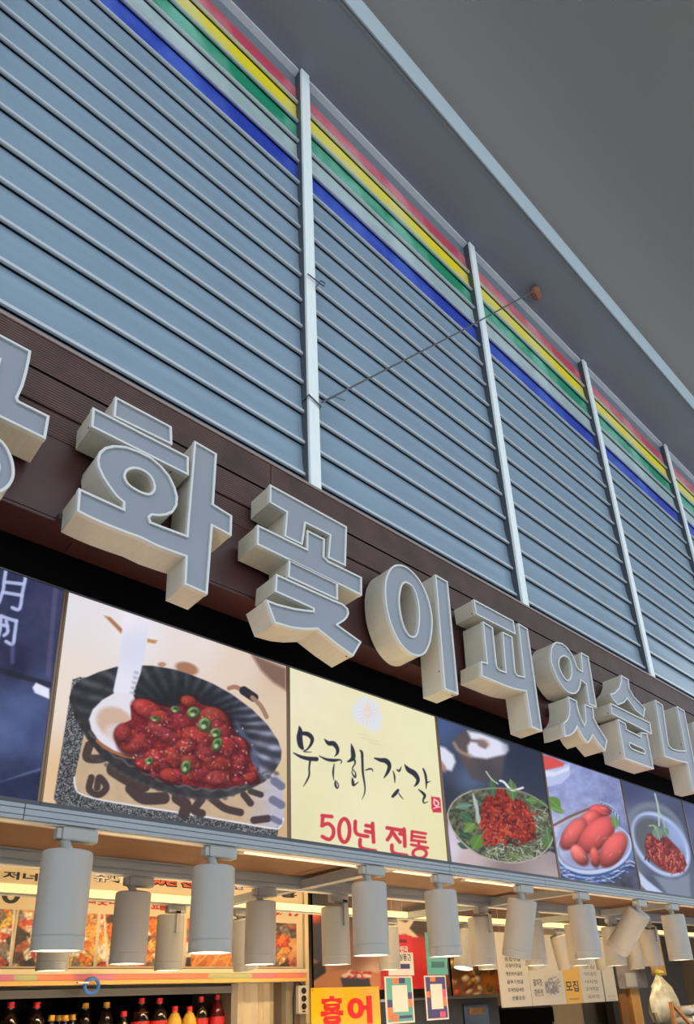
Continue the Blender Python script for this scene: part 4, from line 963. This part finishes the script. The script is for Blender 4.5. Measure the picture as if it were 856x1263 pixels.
# coloured shelf edge under the collage
sh = empty('display_shelf'); tag(sh, 'cream shelf with pastel striped edge below the photo collage', 'shelf')
zA, zB2, zC, zD = at(200, 1195, YW - 0.1).z, at(200, 1201, YW - 0.1).z, at(200, 1208, YW - 0.1).z, at(200, 1213, YW - 0.1).z
xe = at(379, 1200, YW - 0.1).x
box('shelf_board', M_cream, sh, xl, xe, YW - 0.09, YW + 0.03, zD, zA - 0.001, 0.0)
def paint_strip(p):
    R = random.Random(2); u = -60
    while u < 385:
        w = R.uniform(12, 34); p.poly([(u, 1190), (u + w, 1190), (u + w, 1216), (u, 1216)], R.choice([(228, 128, 96), (228, 140, 110), (168, 186, 136), (214, 122, 140), (226, 132, 100), (204, 120, 160)]), .9, 1.5); u += w
sheet('striped_edge', sh, xl, xe, zC, zB2, YW - 0.094, 0.012, paint_strip, (228, 130, 100), M_print)
box('edge_moulding', M_cream, sh, xl, xe, YW - 0.1, YW - 0.09, zB2 + 0.001, zA)
box('edge_moulding', mat('edge_orange', (236, 184, 100), 0.5), sh, xl, xe, YW - 0.1, YW - 0.09, zD, zC - 0.001)

fr = empty('drinks_fridge'); tag(fr, 'drinks fridge with dark inside and steel header, full of bottles', 'fridge')
xf1 = at(292, 1240, YW).x
box('cabinet_back', M_black, fr, xl, xf1, YW + 0.45, YW + 0.48, 0.1, zD - 0.004)
box('cabinet_top', mat('fridge_dark', (30, 26, 24), 0.6), fr, xl, xf1, YW + 0.0, YW + 0.45, zD - 0.016, zD - 0.004)
box('steel_header', mat('header_steel', (112, 102, 84), 0.3, 0.8), fr, xl, at(285, 1220, YW).x, YW - 0.012, YW + 0.012, at(200, 1227, YW).z, zD - 0.018)
box('side_post', mat('fridge_post', (140, 130, 112), 0.4, 0.4), fr, at(284, 1240, YW).x, xf1, YW - 0.01, YW + 0.45, 0.1, zD - 0.005)
BSH = 1.34
box('shelf', mat('fridge_shelf', (90, 88, 84), 0.4, 0.5), fr, xl, at(283, 1240, YW).x, YW + 0.02, YW + 0.44, BSH - 0.012, BSH)
box('body', M_steel, fr, xl, xf1, YW + 0.03, YW + 0.45, 0.1, BSH - 0.4)

def bottle(label, u, v, y, h, r, cap, body, lab, group):
    """v = photo row of the cap top"""
    p = at(u, v, y); z1 = p.z; z0 = BSH; H = z1 - z0
    o = empty('bottle', (p.x, y, z0)); tag(o, label, 'bottle', group)
    cr = 0.0165
    MB().lathe([(0.0005, 0), (r * .9, 0.0), (r, 0.01), (r, H * .25), (r * .93, H * .33), (r, H * .42), (r, H * .62), (r * .86, H * .74), (r * .5, H * .86), (cr * .85, H - 0.035), (cr * .85, H - 0.02)], 20).build('bottle_body', body, o)
    MB().lathe([(cr * 1.15, H - 0.028), (cr * 1.15, H - 0.024), (cr, H - 0.023), (cr, H - 0.001), (cr * .8, H), (0.0004, H)], 16).build('cap', cap, o)
    if lab: MB().lathe([(r + 0.0008, H * .44), (r + 0.0008, H * .62)], 20).build('label', lab, o)
    return o
M_cola = mat('dark_cola', (26, 14, 12), 0.12, spec=0.8); M_soy = mat('soy_dark', (34, 22, 18), 0.15, spec=0.7); M_yliq = mat('yellow_drink', (226, 176, 60), 0.2); M_capr = mat('cap_red', (206, 36, 30), 0.4); M_capy = mat('cap_yellow', (222, 164, 40), 0.4)
M_labr = mat('label_red', (196, 36, 28), 0.45, noise=0.35, nscale=40); M_labb = mat('label_black', (40, 34, 32), 0.5); M_lgr = mat('label_green', (60, 90, 60), 0.5, noise=.4, nscale=40)
g = 'bottles in the drinks fridge'
for lab, u, v, dy, r, cap, body, lb in (
        ('dark bottle with red cap at the far left of the fridge', 14, 1236, .06, .046, M_capr, M_cola, M_labr), ('dark bottle with red cap, second from the left in the fridge', 46, 1236, .06, .046, M_capr, M_cola, M_labr),
        ('short bottle with yellow cap, first of the low yellow-capped row', 64, 1252, .10, .028, M_capy, M_soy, M_labb), ('short bottle with yellow cap, second of the low yellow-capped row', 73, 1252, .17, .028, M_capy, M_soy, M_labb), ('short bottle with yellow cap, third of the low yellow-capped row', 81, 1252, .10, .028, M_capy, M_soy, M_labb), ('short bottle with yellow cap, last of the low yellow-capped row', 90, 1251, .17, .028, M_capy, M_soy, M_labb),
        ('tall bottle with yellow cap below the blue tape roll', 106, 1237, .2, .042, M_capy, M_soy, M_lgr), ('tall bottle with yellow cap right of the blue tape roll', 132, 1236, .14, .042, M_capy, M_soy, M_lgr),
        ('short dark bottle with red cap in the middle of the fridge', 153, 1247, .06, .036, M_capr, M_cola, M_labr), ('large dark bottle with red cap and collar, left one of the pair', 175, 1231, .06, .05, M_capr, M_cola, M_labr), ('large dark bottle with red cap and collar, right one of the pair', 197, 1231, .06, .05, M_capr, M_cola, M_labr),
        ('yellow drink bottle with red cap, left one', 216, 1241, .05, .044, M_capr, M_yliq, M_labr), ('yellow drink bottle with red cap, right one', 234, 1241, .05, .044, M_capr, M_yliq, M_labr),
        ('tall dark bottle with red cap right of the yellow drinks', 248, 1229, .08, .046, M_capr, M_cola, M_labr), ('tall dark red bottle at the right end of the fridge', 268, 1227, .08, .046, M_capr, mat('dark_red_drink', (84, 16, 18), 0.15), M_labr)):
    b = bottle(lab, u, v, YW + dy, 0, r, cap, body, lb, g)
    if 'collar' in lab:
        H = at(u, v, YW + dy).z - BSH
        MB().lathe([(0.018, H - 0.04), (0.022, H - 0.045), (0.040, H - 0.075), (0.043, H - 0.085), (0.041, H - 0.085)], 20).build('collar', M_capr, b)

# blue tape roll hanging from the shelf edge
tp = at(113, 1216, YW - 0.13); t0 = empty('tape_roll', tp); tag(t0, 'blue tape roll hanging below the striped shelf edge', 'tape')
ring = MB(); pts = [Vector((0.036 * math.cos(a), 0, 0.036 * math.sin(a))) for a in np.linspace(0, 2 * math.pi, 33)]
ring.tube(pts, 0.009, 8, False).build('tape_ring', mat('tape_blue', (48, 112, 200), 0.4), t0)
MB().box(-0.075, -0.02, -0.012, 0.012, 0.012, 0.02).build('hanging_strip', M_mull, t0)

# clear curtain, post and power strip
cu = empty('plastic_curtain'); tag(cu, 'beige translucent plastic curtain beside the fridge', 'curtain')
x0, x1 = at(295, 1230, YW).x, at(349, 1230, YW).x
mb = MB(); N = 24; vs_ = []; fs_ = []
for i in range(N + 1):
    t = i / N; x = x0 + (x1 - x0) * t; y = YW + 0.10 + 0.012 * math.sin(t * 19) + 0.006 * math.sin(t * 41)
    vs_ += [(x, y, 0.3), (x, y, at(320, 1212, YW).z), (x, y + 0.003, 0.3), (x, y + 0.003, at(320, 1212, YW).z)]
for i in range(N):
    a = i * 4; fs_ += [(a, a + 4, a + 5, a + 1), (a + 2, a + 3, a + 7, a + 6)]
mb.add(vs_, fs_, True); mb.build('curtain_sheet', mat('curtain_beige', (214, 198, 168), 0.35), cu)
box('curtain_rail', M_steel, cu, x0, x1, YW + 0.085, YW + 0.115, at(320, 1212, YW).z, at(320, 1209, YW).z)
gp = box('grey_post', mat('post_grey', (150, 144, 130), 0.45), None, at(353, 1240, YW).x, at(362, 1240, YW).x, YW - 0.0, YW + 0.05, 0, zD - 0.002); tag(gp, 'grey upright post between the curtain and the power strip', 'post')
ps = at(371, 1233, YW - 0.02); pw = empty('power_strip', ps); tag(pw, 'white power strip with round sockets on the cream post', 'power strip')
hw = (at(377, 1233, YW - 0.02).x - at(365, 1233, YW - 0.02).x) / 2; hh = (at(371, 1215, YW - .02).z - at(371, 1250, YW - .02).z) / 2
MB().box(-hw, hw, -0.03, 0.005, -hh, hh).build('strip_body', mat('strip_white', (226, 222, 210), 0.45), pw, 0.006)
for k in range(3): MB().lathe([(0.0005, 0.0), (hw * .46, 0.0), (hw * .5, 0.003)], 16, axis=(0, -1, 0), org=(0, -0.0305, hh * (0.62 - 0.55 * k))).build('socket', M_labb, pw)
MB().box(-hw * .3, hw * .3, -0.032, -0.029, -hh * .88, -hh * .78).build('switch', M_labb, pw)
MB().tube([(0, -0.01, hh), (-0.02, -0.01, hh + 0.02), (-0.05, -0.005, hh + 0.025), (-0.06, 0, 0), (-0.06, 0, -0.3)], 0.005, 8).build('cable', M_labb, pw)

# ================================================================== centre: poster, yellow sign, payment cards
po = empty('food_poster'); tag(po, 'dark food poster with knife and red meat behind the yellow sign', 'poster')
def paint_poster(p):
    fill_all(p, cgrad((395, 1100, (30, 28, 38)), (390, 1150, (36, 38, 56)), (430, 1110, (60, 50, 50)), (440, 1180, (120, 70, 52)), (400, 1200, (176, 120, 84)), (500, 1130, (150, 124, 104)), (540, 1120, (60, 52, 48)), (520, 1160, (170, 40, 36)), (460, 1200, (200, 170, 150))))
    p.ell(414, 1098, 9, 8, 0, (206, 90, 60), 1, 1, shade=.4); p.ell(430, 1097, 9, 7, 0, (190, 86, 44), 1, 1, shade=.4); p.ell(390, 1132, 7, 9, 0, (206, 74, 60), 1, 1, shade=.4)
    p.poly([(384, 1140), (398, 1145), (398, 1190), (384, 1180)], (40, 42, 64), .9, 1); p.poly([(384, 1190), (400, 1184), (402, 1200), (384, 1212)], (30, 26, 30), 1, 1.2)
    p.poly([(384, 1212), (402, 1200), (425, 1196), (470, 1200), (470, 1222), (384, 1222)], (184, 122, 82), 1, 1)
    p.poly([(420, 1206), (455, 1202), (458, 1222), (424, 1222)], (46, 44, 52), 1, 1)
    R = random.Random(6)
    for i in range(26): p.ell(R.uniform(420, 458), R.uniform(1198, 1207), R.uniform(1.5, 4), R.uniform(1.2, 3), 0, R.choice([(200, 70, 66), (226, 196, 180), (160, 40, 44)]), .9, .6)
    p.poly([(495, 1120), (540, 1108), (570, 1130), (556, 1160), (500, 1150)], (58, 52, 46), .95, 3); p.poly([(478, 1130), (500, 1138), (514, 1130), (505, 1145), (516, 1156), (480, 1155)], (232, 214, 190), .95, 1)
    p.poly([(468, 1157), (500, 1152), (530, 1166), (540, 1220), (470, 1225)], (186, 32, 34), 1, 1.2)
x0, x1, z0, z1 = px_rect(385, 1085, 556, 1228, YW); z0, z1 = at(430, 1222, YW).z, at(430, 1075, YW).z
box('poster_board', M_black, po, x0, x1, YW + 0.004, YW + 0.02, z0, z1); sheet('poster_print', po, x0, x1, z0, z1, YW + 0.002, 0.008, paint_poster, (60, 50, 50), M_print)
po2 = empty('food_poster'); tag(po2, 'small brown and orange food poster left of the menu board', 'poster')
def paint_poster2(p):
    fill_all(p, cgrad((570, 1200, (90, 60, 40)), (600, 1190, (70, 48, 36)), (605, 1210, (214, 130, 50)), (580, 1215, (150, 90, 60)), (590, 1150, (60, 44, 36)), (612, 1160, (110, 70, 44))))
    R = random.Random(9)
    for i in range(40): p.ell(R.uniform(556, 618), R.uniform(1185, 1228), R.uniform(2, 6), R.uniform(2, 6), R.uniform(0, 90), R.choice([(230, 150, 50), (200, 90, 44), (240, 190, 90), (120, 60, 36), (236, 224, 190), (110, 110, 60)]), .9, .8, shade=.3)
x0, x1 = at(557, 1200, YW).x, at(640, 1200, YW).x; z0, z1 = at(590, 1227, YW).z, at(590, 1110, YW).z
box('poster_board', M_black, po2, x0, x1, YW + 0.004, YW + 0.02, z0, z1); sheet('poster_print', po2, x0, x1, z0, z1, YW + 0.002, 0.01, paint_poster2, (90, 60, 40), M_print)

ys = empty('yellow_sign'); tag(ys, 'yellow sign with red 홍어 lettering', 'sign')
yY = 1.9; x0, x1 = at(384, 1240, yY).x, at(469, 1240, yY).x; z1 = at(425, 1217.5, yY).z; z0 = z1 - 0.40
box('sign_panel', mat('sign_yellow', (232, 176, 12), 0.25, spec=0.6), ys, x0, x1, yY, yY + 0.008, z0, z1, 0.002)
txt('lettering', '홍', ys, 395, 1229, 424, 1264, yY - 0.001, mat('sign_red', (206, 30, 26), 0.4), 0.055); txt('lettering', '어', ys, 428, 1229, 460, 1262, yY - 0.001, MATS['sign_red'], 0.055)
for xx in (x0 + 0.012, x1 - 0.012): MB().lathe([(0.0005, 0.001), (0.004, 0.0008), (0.004, 0)], 8, axis=(0, -1, 0), org=(xx, yY - 0.0005, z1 - 0.014)).build('screw', M_screw, ys)
MB().box(x0 + 0.05, x0 + 0.08, yY + 0.009, yY + 0.03, 0.0, z1 - 0.02).build('sign_leg', M_steel, ys); MB().box(x1 - 0.08, x1 - 0.05, yY + 0.009, yY + 0.03, 0.0, z1 - 0.02).build('sign_leg', M_steel, ys)

def rect_from(u0, v0, u1, v1, y): return px_rect(u0, v0, u1, v1, y)
yC = 1.5
M_teal = mat('card_teal', (78, 146, 142), 0.4); M_navy = mat('card_navy', (58, 52, 104), 0.4); M_orange = mat('card_orange', (226, 110, 60), 0.4); M_cwhite = mat('card_white', (196, 194, 190), 0.4); M_pink = mat('card_pink', (206, 72, 110), 0.4); M_crim = mat('card_crimson', (186, 34, 52), 0.4)
def card(label, u0, u1, vt, vm, vb, top, ground, blocks, words):
    r = empty('payment_card'); tag(r, label, 'card', 'pair of hanging payment cards')
    a = rect_from(u0, vt, u1, vm, yC); b = rect_from(u0 - 1, vm, u1 + 1, vb, yC)
    # the lower card is measured along its left edge
    box('upper_card', top, r, a[0], a[1], yC, yC + 0.004, a[2] + 0.004, a[3])
    box('lower_card', M_cwhite, r, b[0], b[1], yC, yC + 0.004, b[2], b[3] - 0.002)
    w = b[1] - b[0]; h = b[3] - b[2]
    P = lambda fx0, fx1, fz0, fz1, m, nm='colour_block', d=0.001: box(nm, m, r, b[0] + w * fx0, b[0] + w * fx1, yC - d, yC - 0.0001, b[2] + h * fz0, b[2] + h * fz1)
    P(0.05, 0.95, 0.04, 0.96, ground, 'card_ground', 0.0006)
    for (fx0, fx1, fz0, fz1, m) in blocks: P(fx0, fx1, fz0, fz1, m, 'colour_block', 0.0012)
    P(0.24, 0.78, 0.24, 0.80, M_cwhite, 'white_square', 0.0018)
    aw = a[1] - a[0]; ah = a[3] - a[2]
    words(r, a, aw, ah)
    for fx in (0.3, 0.7): MB().tube([(a[0] + aw * fx, yC + 0.002, a[3]), (a[0] + aw * fx, yC + 0.002, 2.6)], 0.0008, 6).build('hanging_thread', M_cwhite, r)
    MB().tube([(a[0] + aw * .8, yC - 0.003, a[2] + 0.004), (a[0] + aw * .8, yC - 0.003, b[3])], 0.004, 8).build('clip', M_cwhite, r)
def words1(r, a, w, h):
    box('white_panel', M_cwhite, r, a[0] + w * .05, a[1] - w * .0, yC - 0.001, yC - 0.0002, a[2] + 0.005, a[2] + h * .58)
    text_part('lettering', '대한민국', r, a[0] + w * .22, a[2] + h * .58, w * .6, h * .16, yC - 0.0015, M_cwhite, 0.04); text_part('lettering', '농할상품권', r, a[0] + w * .16, a[2] + h * .38, w * .74, h * .17, yC - 0.0015, M_tb, 0.02)
    box('dark_pill', M_navy, r, a[0] + w * .25, a[0] + w * .85, yC - 0.0018, yC - 0.001, a[2] + h * .18, a[2] + h * .3); box('dark_pill', mat('dark_red', (96, 20, 30), .5), r, a[0] + w * .15, a[0] + w * .8, yC - 0.0018, yC - 0.0002, a[2] + h * .82, a[2] + h * .9)
def words2(r, a, w, h):
    text_part('lettering', '수산대전상품권', r, a[0] + w * .1, a[2] + h * .4, w * .8, h * .16, yC - 0.0015, M_tb, 0.02)
    box('dark_pill', mat('pill_teal', (52, 96, 100), .5), r, a[0] + w * .2, a[0] + w * .84, yC - 0.0018, yC - 0.0002, a[2] + h * .18, a[2] + h * .32)
card('left hanging payment card, crimson above and teal below', 475, 511, 1153, 1204, 1261, M_crim, M_teal, ((0.28, .5, .84, .96, M_orange), (.5, .72, .84, .96, M_navy), (.05, .22, .34, .5, M_navy), (.05, .22, .1, .34, M_orange), (.8, .95, .5, .64, M_navy), (.8, .95, .34, .5, M_orange), (.2, .4, .04, .2, M_orange), (.45, .9, .10, .16, M_navy)), words1)
card('right hanging payment card, teal above and purple below', 524, 553, 1150, 1203, 1257, M_teal, M_navy, ((.26, .5, .86, .96, M_orange), (.05, .2, .5, .64, M_orange), (.8, .95, .5, .68, M_pink), (.8, .95, .3, .5, M_orange), (.6, .85, .06, .18, M_pink), (.2, .4, .04, .2, M_navy)), words2)
cab = empty('steel_cabinet'); tag(cab, 'dark steel cabinet standing behind the hanging payment cards', 'cabinet')
x0, x1 = at(472, 1240, YW).x, at(618, 1240, YW).x; zc = at(560, 1229, YW).z
box('cabinet_body', mat('cabinet_dark', (58, 54, 50), 0.4, 0.3), cab, x0, x1, YW + 0.03, YW + 0.5, 0, zc - 0.02); box('cabinet_edge', M_steel, cab, x0, x1, YW + 0.02, YW + 0.5, zc - 0.018, zc)
x2, x3 = at(575, 1250, YW).x, at(605, 1250, YW).x
box('glass_door', mat('door_dark', (28, 22, 22), 0.15), cab, x2, x3, YW + 0.02, YW + 0.03, 0.9, zc - 0.06); box('door_label', mat('gold_label', (150, 110, 50), 0.5, noise=.3, nscale=30), cab, x2 + .06, x3 - .06, YW + 0.016, YW + 0.02, zc - .14, zc - .09)

# ================================================================== right: menu board, posts, bag, timber frame
yB = 1.7
mn = empty('menu_board'); tag(mn, 'white hanging menu board with rows of black writing and a yellow column', 'menu board')
XB = lambda u, v=1200: at(u, v, yB).x
zt, zb = at(620, 1150, yB).z, at(620, 1243, yB).z
mwht = mat('menu_white', (176, 170, 160), 0.5)
cols = ((615, 652, mwht), (652.5, 694, mwht), (694.3, 714, mat('menu_yellow', (196, 152, 54), 0.5)), (714.3, 741, mwht), (742.5, 757, mwht))
for k, (ua, ub, m) in enumerate(cols):
    box('menu_panel', m, mn, XB(ua), XB(ub), yB, yB + 0.008, zb, zt if k < 4 else at(750, 1180, yB).z)
zz_ = lambda v: at(635, v, yB).z
for i, (v, s) in enumerate(((1183, '종합젓갈'), (1191, '오징어젓갈'), (1201, '명란어리굴젓'), (1211, '꼴뚜기젓갈'), (1221, '조개젓갈세트'), (1231, '선물포장'))):
    text_part('lettering', s, mn, XB(622 + (6 if i == 5 else 2)), zz_(v + 2.5), XB(644) - XB(624 + (4 if i == 5 else 0)), zz_(v - 2.5) - zz_(v + 2.5), yB - 0.001, M_tb, 0.01)
for i, (v, s) in enumerate(((1212, '갈치젓'), (1225, '창란젓'))): text_part('lettering', s, mn, XB(656), zz_(v + 5), XB(667) - XB(656), zz_(v - 4) - zz_(v + 5), yB - 0.001, M_tb, 0.01)
text_part('lettering', '모집', mn, XB(695.5), zz_(1226), XB(711) - XB(695.5), zz_(1211) - zz_(1226), yB - 0.001, M_tb, 0.02); text_part('lettering', '전화문의', mn, XB(697.5), zz_(1237), XB(710) - XB(697.5), zz_(1235) - zz_(1237), yB - 0.001, M_tb, 0.01)
for i, (v, s) in enumerate(((1192, '젓갈'), (1202, '어리굴젓'), (1213, '낙지젓'), (1223, '조개젓갈'), (1234, '새우젓'))): text_part('lettering', s, mn, XB(720), zz_(v + 3), XB(735) - XB(720), zz_(v - 2.5) - zz_(v + 3), yB - 0.001, mat('print_grey', (96, 92, 88), .5), 0.01)
for v in (1230, 1235): text_part('lettering', '문의 전화', mn, XB(745), zz_(v + 6), XB(754) - XB(745), zz_(v + 4) - zz_(v + 6), yB - 0.001, MATS['print_grey'], 0.0)
def paint_fish(p):
    R_ = random.Random(31)
    for i in range(34):
        a = R_.uniform(0, 6.28); q = R_.uniform(.3, 1); x = 681 + 9 * q * math.cos(a); y = 1216 + 10 * q * math.sin(a)
        p.stroke([(x, y), (x + R_.uniform(-4, 4), y + R_.uniform(-3, 3)), (x + R_.uniform(-7, 7), y + R_.uniform(-5, 5))], (104, 104, 112), 1.3, .9, .4)
sheet('line_drawing', mn, XB(670), XB(692), zz_(1232), zz_(1202), yB - 0.001, 0.006, paint_fish, (172, 166, 156), M_print)
for u in (622, 735): MB().tube([(XB(u), yB + 0.004, zt - 0.002), (XB(u), yB + 0.004, 2.62)], 0.0015, 6).build('hanging_wire', M_steel, mn)

dk = empty('black_cabinet'); tag(dk, 'black cabinet standing behind and below the menu board', 'cabinet')
x0, x1 = at(618.5, 1250, YW).x, at(690, 1250, YW).x
box('cabinet_body', mat('cabinet_black', (16, 15, 18), .5), dk, x0 + .01, x1, YW + 0.05, YW + 0.5, 0, at(650, 1240, YW).z, 0.03); box('cabinet_door', M_black, dk, x0 + .04, x1 - .04, YW + 0.035, YW + 0.05, 0.1, at(650, 1244, YW).z)
box('handle', M_steel, dk, x1 - .09, x1 - .07, YW + 0.015, YW + 0.03, 1.0, 1.35)
bp_ = box('beige_partition', mat('partition', (150, 132, 104), 0.6, noise=.1, nscale=5), None, at(691, 1250, YW).x, at(742, 1250, YW).x, YW + 0.2, YW + 0.24, 0, 2.3); tag(bp_, 'beige partition below the right part of the menu board', 'partition')
pb = empty('product_photo_board')
for u in (762, 792): MB().tube([(at(u, 1180, YW - .1).x, YW - 0.095, at(778, 1165, YW - .1).z - .002), (at(u, 1180, YW - .1).x, YW - 0.095, 2.621)], .002, 6).build('hanging_wire', M_steel, pb); tag(pb, 'grey product photo board behind the deep spotlights at the right', 'sign')
x0, x1, z0, z1 = px_rect(756, 1170, 800, 1219, YW - 0.1)
box('panel', mat('photo_grey', (150, 140, 134), 0.5, noise=.3, nscale=9), pb, x0, x1, YW - 0.1, YW - 0.09, at(778, 1219, YW - .1).z, at(778, 1165, YW - .1).z); box('white_shape', M_cwhite, pb, at(772, 1210, YW - .1).x, at(785, 1210, YW - .1).x, YW - 0.104, YW - 0.1, at(778, 1217, YW - .1).z, at(778, 1200, YW - .1).z)
M_pine = mat('pine_timber', (214, 160, 88), 0.55, noise=0.15, nscale=6, stretch=(6, 6, .5))
for lab, u0, u1, m in (('dark upright post left of the pine posts', 754, 760, mat('post_dark', (40, 32, 28), .5)), ('narrow pine post beside the dark post', 763, 772, mat('pine_dark', (150, 100, 50), .55)), ('wide pine post below the product photo board', 778, 789, M_pine)):
    o = box('timber_post', m, None, at(u0, 1240, YW).x, at(u1, 1240, YW).x, YW - 0.02, YW + 0.06, 0, at(u0, 1217, YW).z if 'dark upright' not in lab else at(u0, 1205, YW).z); tag(o, lab, 'post')
rw = box('grey_shutter', mat('shutter_grey', (108, 104, 104), 0.5, noise=.1, nscale=3), None, at(792, 1240, YW).x + .02, 9.4, YW + 0.35, YW + 0.4, 0, 2.5); tag(rw, 'grey metal shutter at the far right of the shop', 'shutter')
for k in range(14):
    z = 0.9 + k * 0.11
    sl = box('slat', MATS['shutter_grey'], rw, at(792, 1240, YW).x + .03, 9.38, YW + 0.343, YW + 0.352, z, z + 0.095)
cb = box('cardboard_sheet', mat('kraft', (190, 150, 96), 0.7), None, at(801, 1180, 1.9).x, at(818, 1180, 1.9).x, 1.9, 1.91, at(808, 1203, 1.9).z, at(808, 1150, 1.9).z); tag(cb, 'kraft cardboard sheet hanging above the plastic bag', 'cardboard')
MB().tube([((at(801, 1180, 1.9).x + at(818, 1180, 1.9).x) / 2, 1.905, at(808, 1150, 1.9).z - .003), ((at(801, 1180, 1.9).x + at(818, 1180, 1.9).x) / 2, 1.905, 2.62)], .002, 6).build('string', M_cwhite, cb)
# knotted plastic bag
yb = 1.7; c0 = at(818, 1235, yb); top = at(819, 1200, yb); hb = (top.z - at(818, 1268, yb).z)
bg = empty('plastic_bag', (c0.x, yb, top.z)); tag(bg, 'knotted clear plastic bag of yellow goods hanging at the right', 'bag')
bmx = MB(); prof_ = [(0.012, 0.03), (0.01, 0.0), (0.03, -0.05), (0.07, -0.12), (0.10, -0.22), (0.11, -0.32), (0.09, -0.40), (0.04, -0.44), (0.0005, -0.45)]
sc_ = (at(836, 1235, yb).x - at(802, 1235, yb).x) / 0.24
vs_ = []; n = 28
for r, z in prof_:
    for k in range(n):
        t = 2 * math.pi * k / n; rr = r * sc_ * (1 + 0.10 * math.sin(5 * t + z * 9) + 0.06 * math.sin(11 * t - z * 20)); vs_.append((rr * math.cos(t), rr * .35 * math.sin(t), z * hb / .45))
bmx.add(vs_, [(i * n + k, (i + 1) * n + k, (i + 1) * n + (k + 1) % n, i * n + (k + 1) % n) for i in range(len(prof_) - 1) for k in range(n)], True)
bmx.build('bag_film', mat('bag_film', (214, 206, 180), 0.25, noise=.25, nscale=14, spec=.8), bg)
MB().lathe([(0.0005, 0.03), (0.02 * sc_, 0.02), (0.026 * sc_, 0.0), (0.018 * sc_, -0.015), (0.008, -0.02)], 12).build('bag_knot', mat('bag_yellow', (226, 196, 70), .4), bg)
MB().tube([(0, 0, 0.02), (0, 0, 2.62 - top.z)], 0.002, 6).build('bag_cord', M_cwhite, bg)
# small timber easel frame in the lower right corner
yE = 1.1; fr2 = empty('wooden_easel'); tag(fr2, 'orange-brown timber easel frame in the lower right corner', 'frame')
M_or = mat('orange_timber', (196, 128, 58), 0.5, noise=.15, nscale=10)
pA = at(827, 1236, yE); pB = at(862, 1275, yE)
def bar(a, b, w, y, m, nm, par):
    d = (b - a).normalized(); s = Vector((0, 1, 0)); n_ = d.cross(s).normalized() * w
    v = [a + n_ - s * .012, a - n_ - s * .012, b - n_ - s * .012, b + n_ - s * .012, a + n_ + s * .012, a - n_ + s * .012, b - n_ + s * .012, b + n_ + s * .012]
    return MB().add(v, [(0, 1, 2, 3), (7, 6, 5, 4), (0, 4, 5, 1), (1, 5, 6, 2), (2, 6, 7, 3), (3, 7, 4, 0)]).build(nm, m, par)
bar(pA, Vector((pA.x + .02, yE, 0.0)), 0.013, yE, M_or, 'leg', fr2)
q_ = (pB - pA).normalized(); bar(pA + q_ * .014, pA + q_ * 0.55, 0.013, yE, M_or, 'rail', fr2); e_ = pA + q_ * .55; bar(e_, Vector((e_.x, yE, 0)), 0.013, yE, M_or, 'leg', fr2)
# tray of clear plastic packs behind the easel
tr = empty('goods_stand'); tag(tr, 'grey stand under the clear plastic packs in the lower right corner', 'stand')
R = random.Random(12); pz = at(850, 1236, 1.35)
for k in range(7):
    cxk = pz.x - .16 + (k % 4) * .17; czk = pz.z - .155 + (k // 4) * .09 + R.uniform(0, .01)
    bmk = bmesh.new(); bmesh.ops.create_icosphere(bmk, subdivisions=2, radius=.08)
    for v in bmk.verts: v.co *= 1 + R.uniform(-.18, .12); v.co.z *= .5; pass
    me = bpy.data.meshes.new('pack'); bmk.to_mesh(me); bmk.free(); pk = link('plastic_pack', me, mat('clear_pack', (206, 204, 198), .2, spec=.9)); pk.location = (cxk + (k // 4) * .08, 1.36, czk); tag(pk, 'clear plastic wrapped pack heaped on the grey stand beside the easel', 'pack', 'clear packs on the grey stand')
MB().box(pz.x - .25, pz.x + .6, 1.25, 1.5, 0.0, pz.z - .2).build('stand', mat('stand_grey', (120, 116, 110), .5), tr)
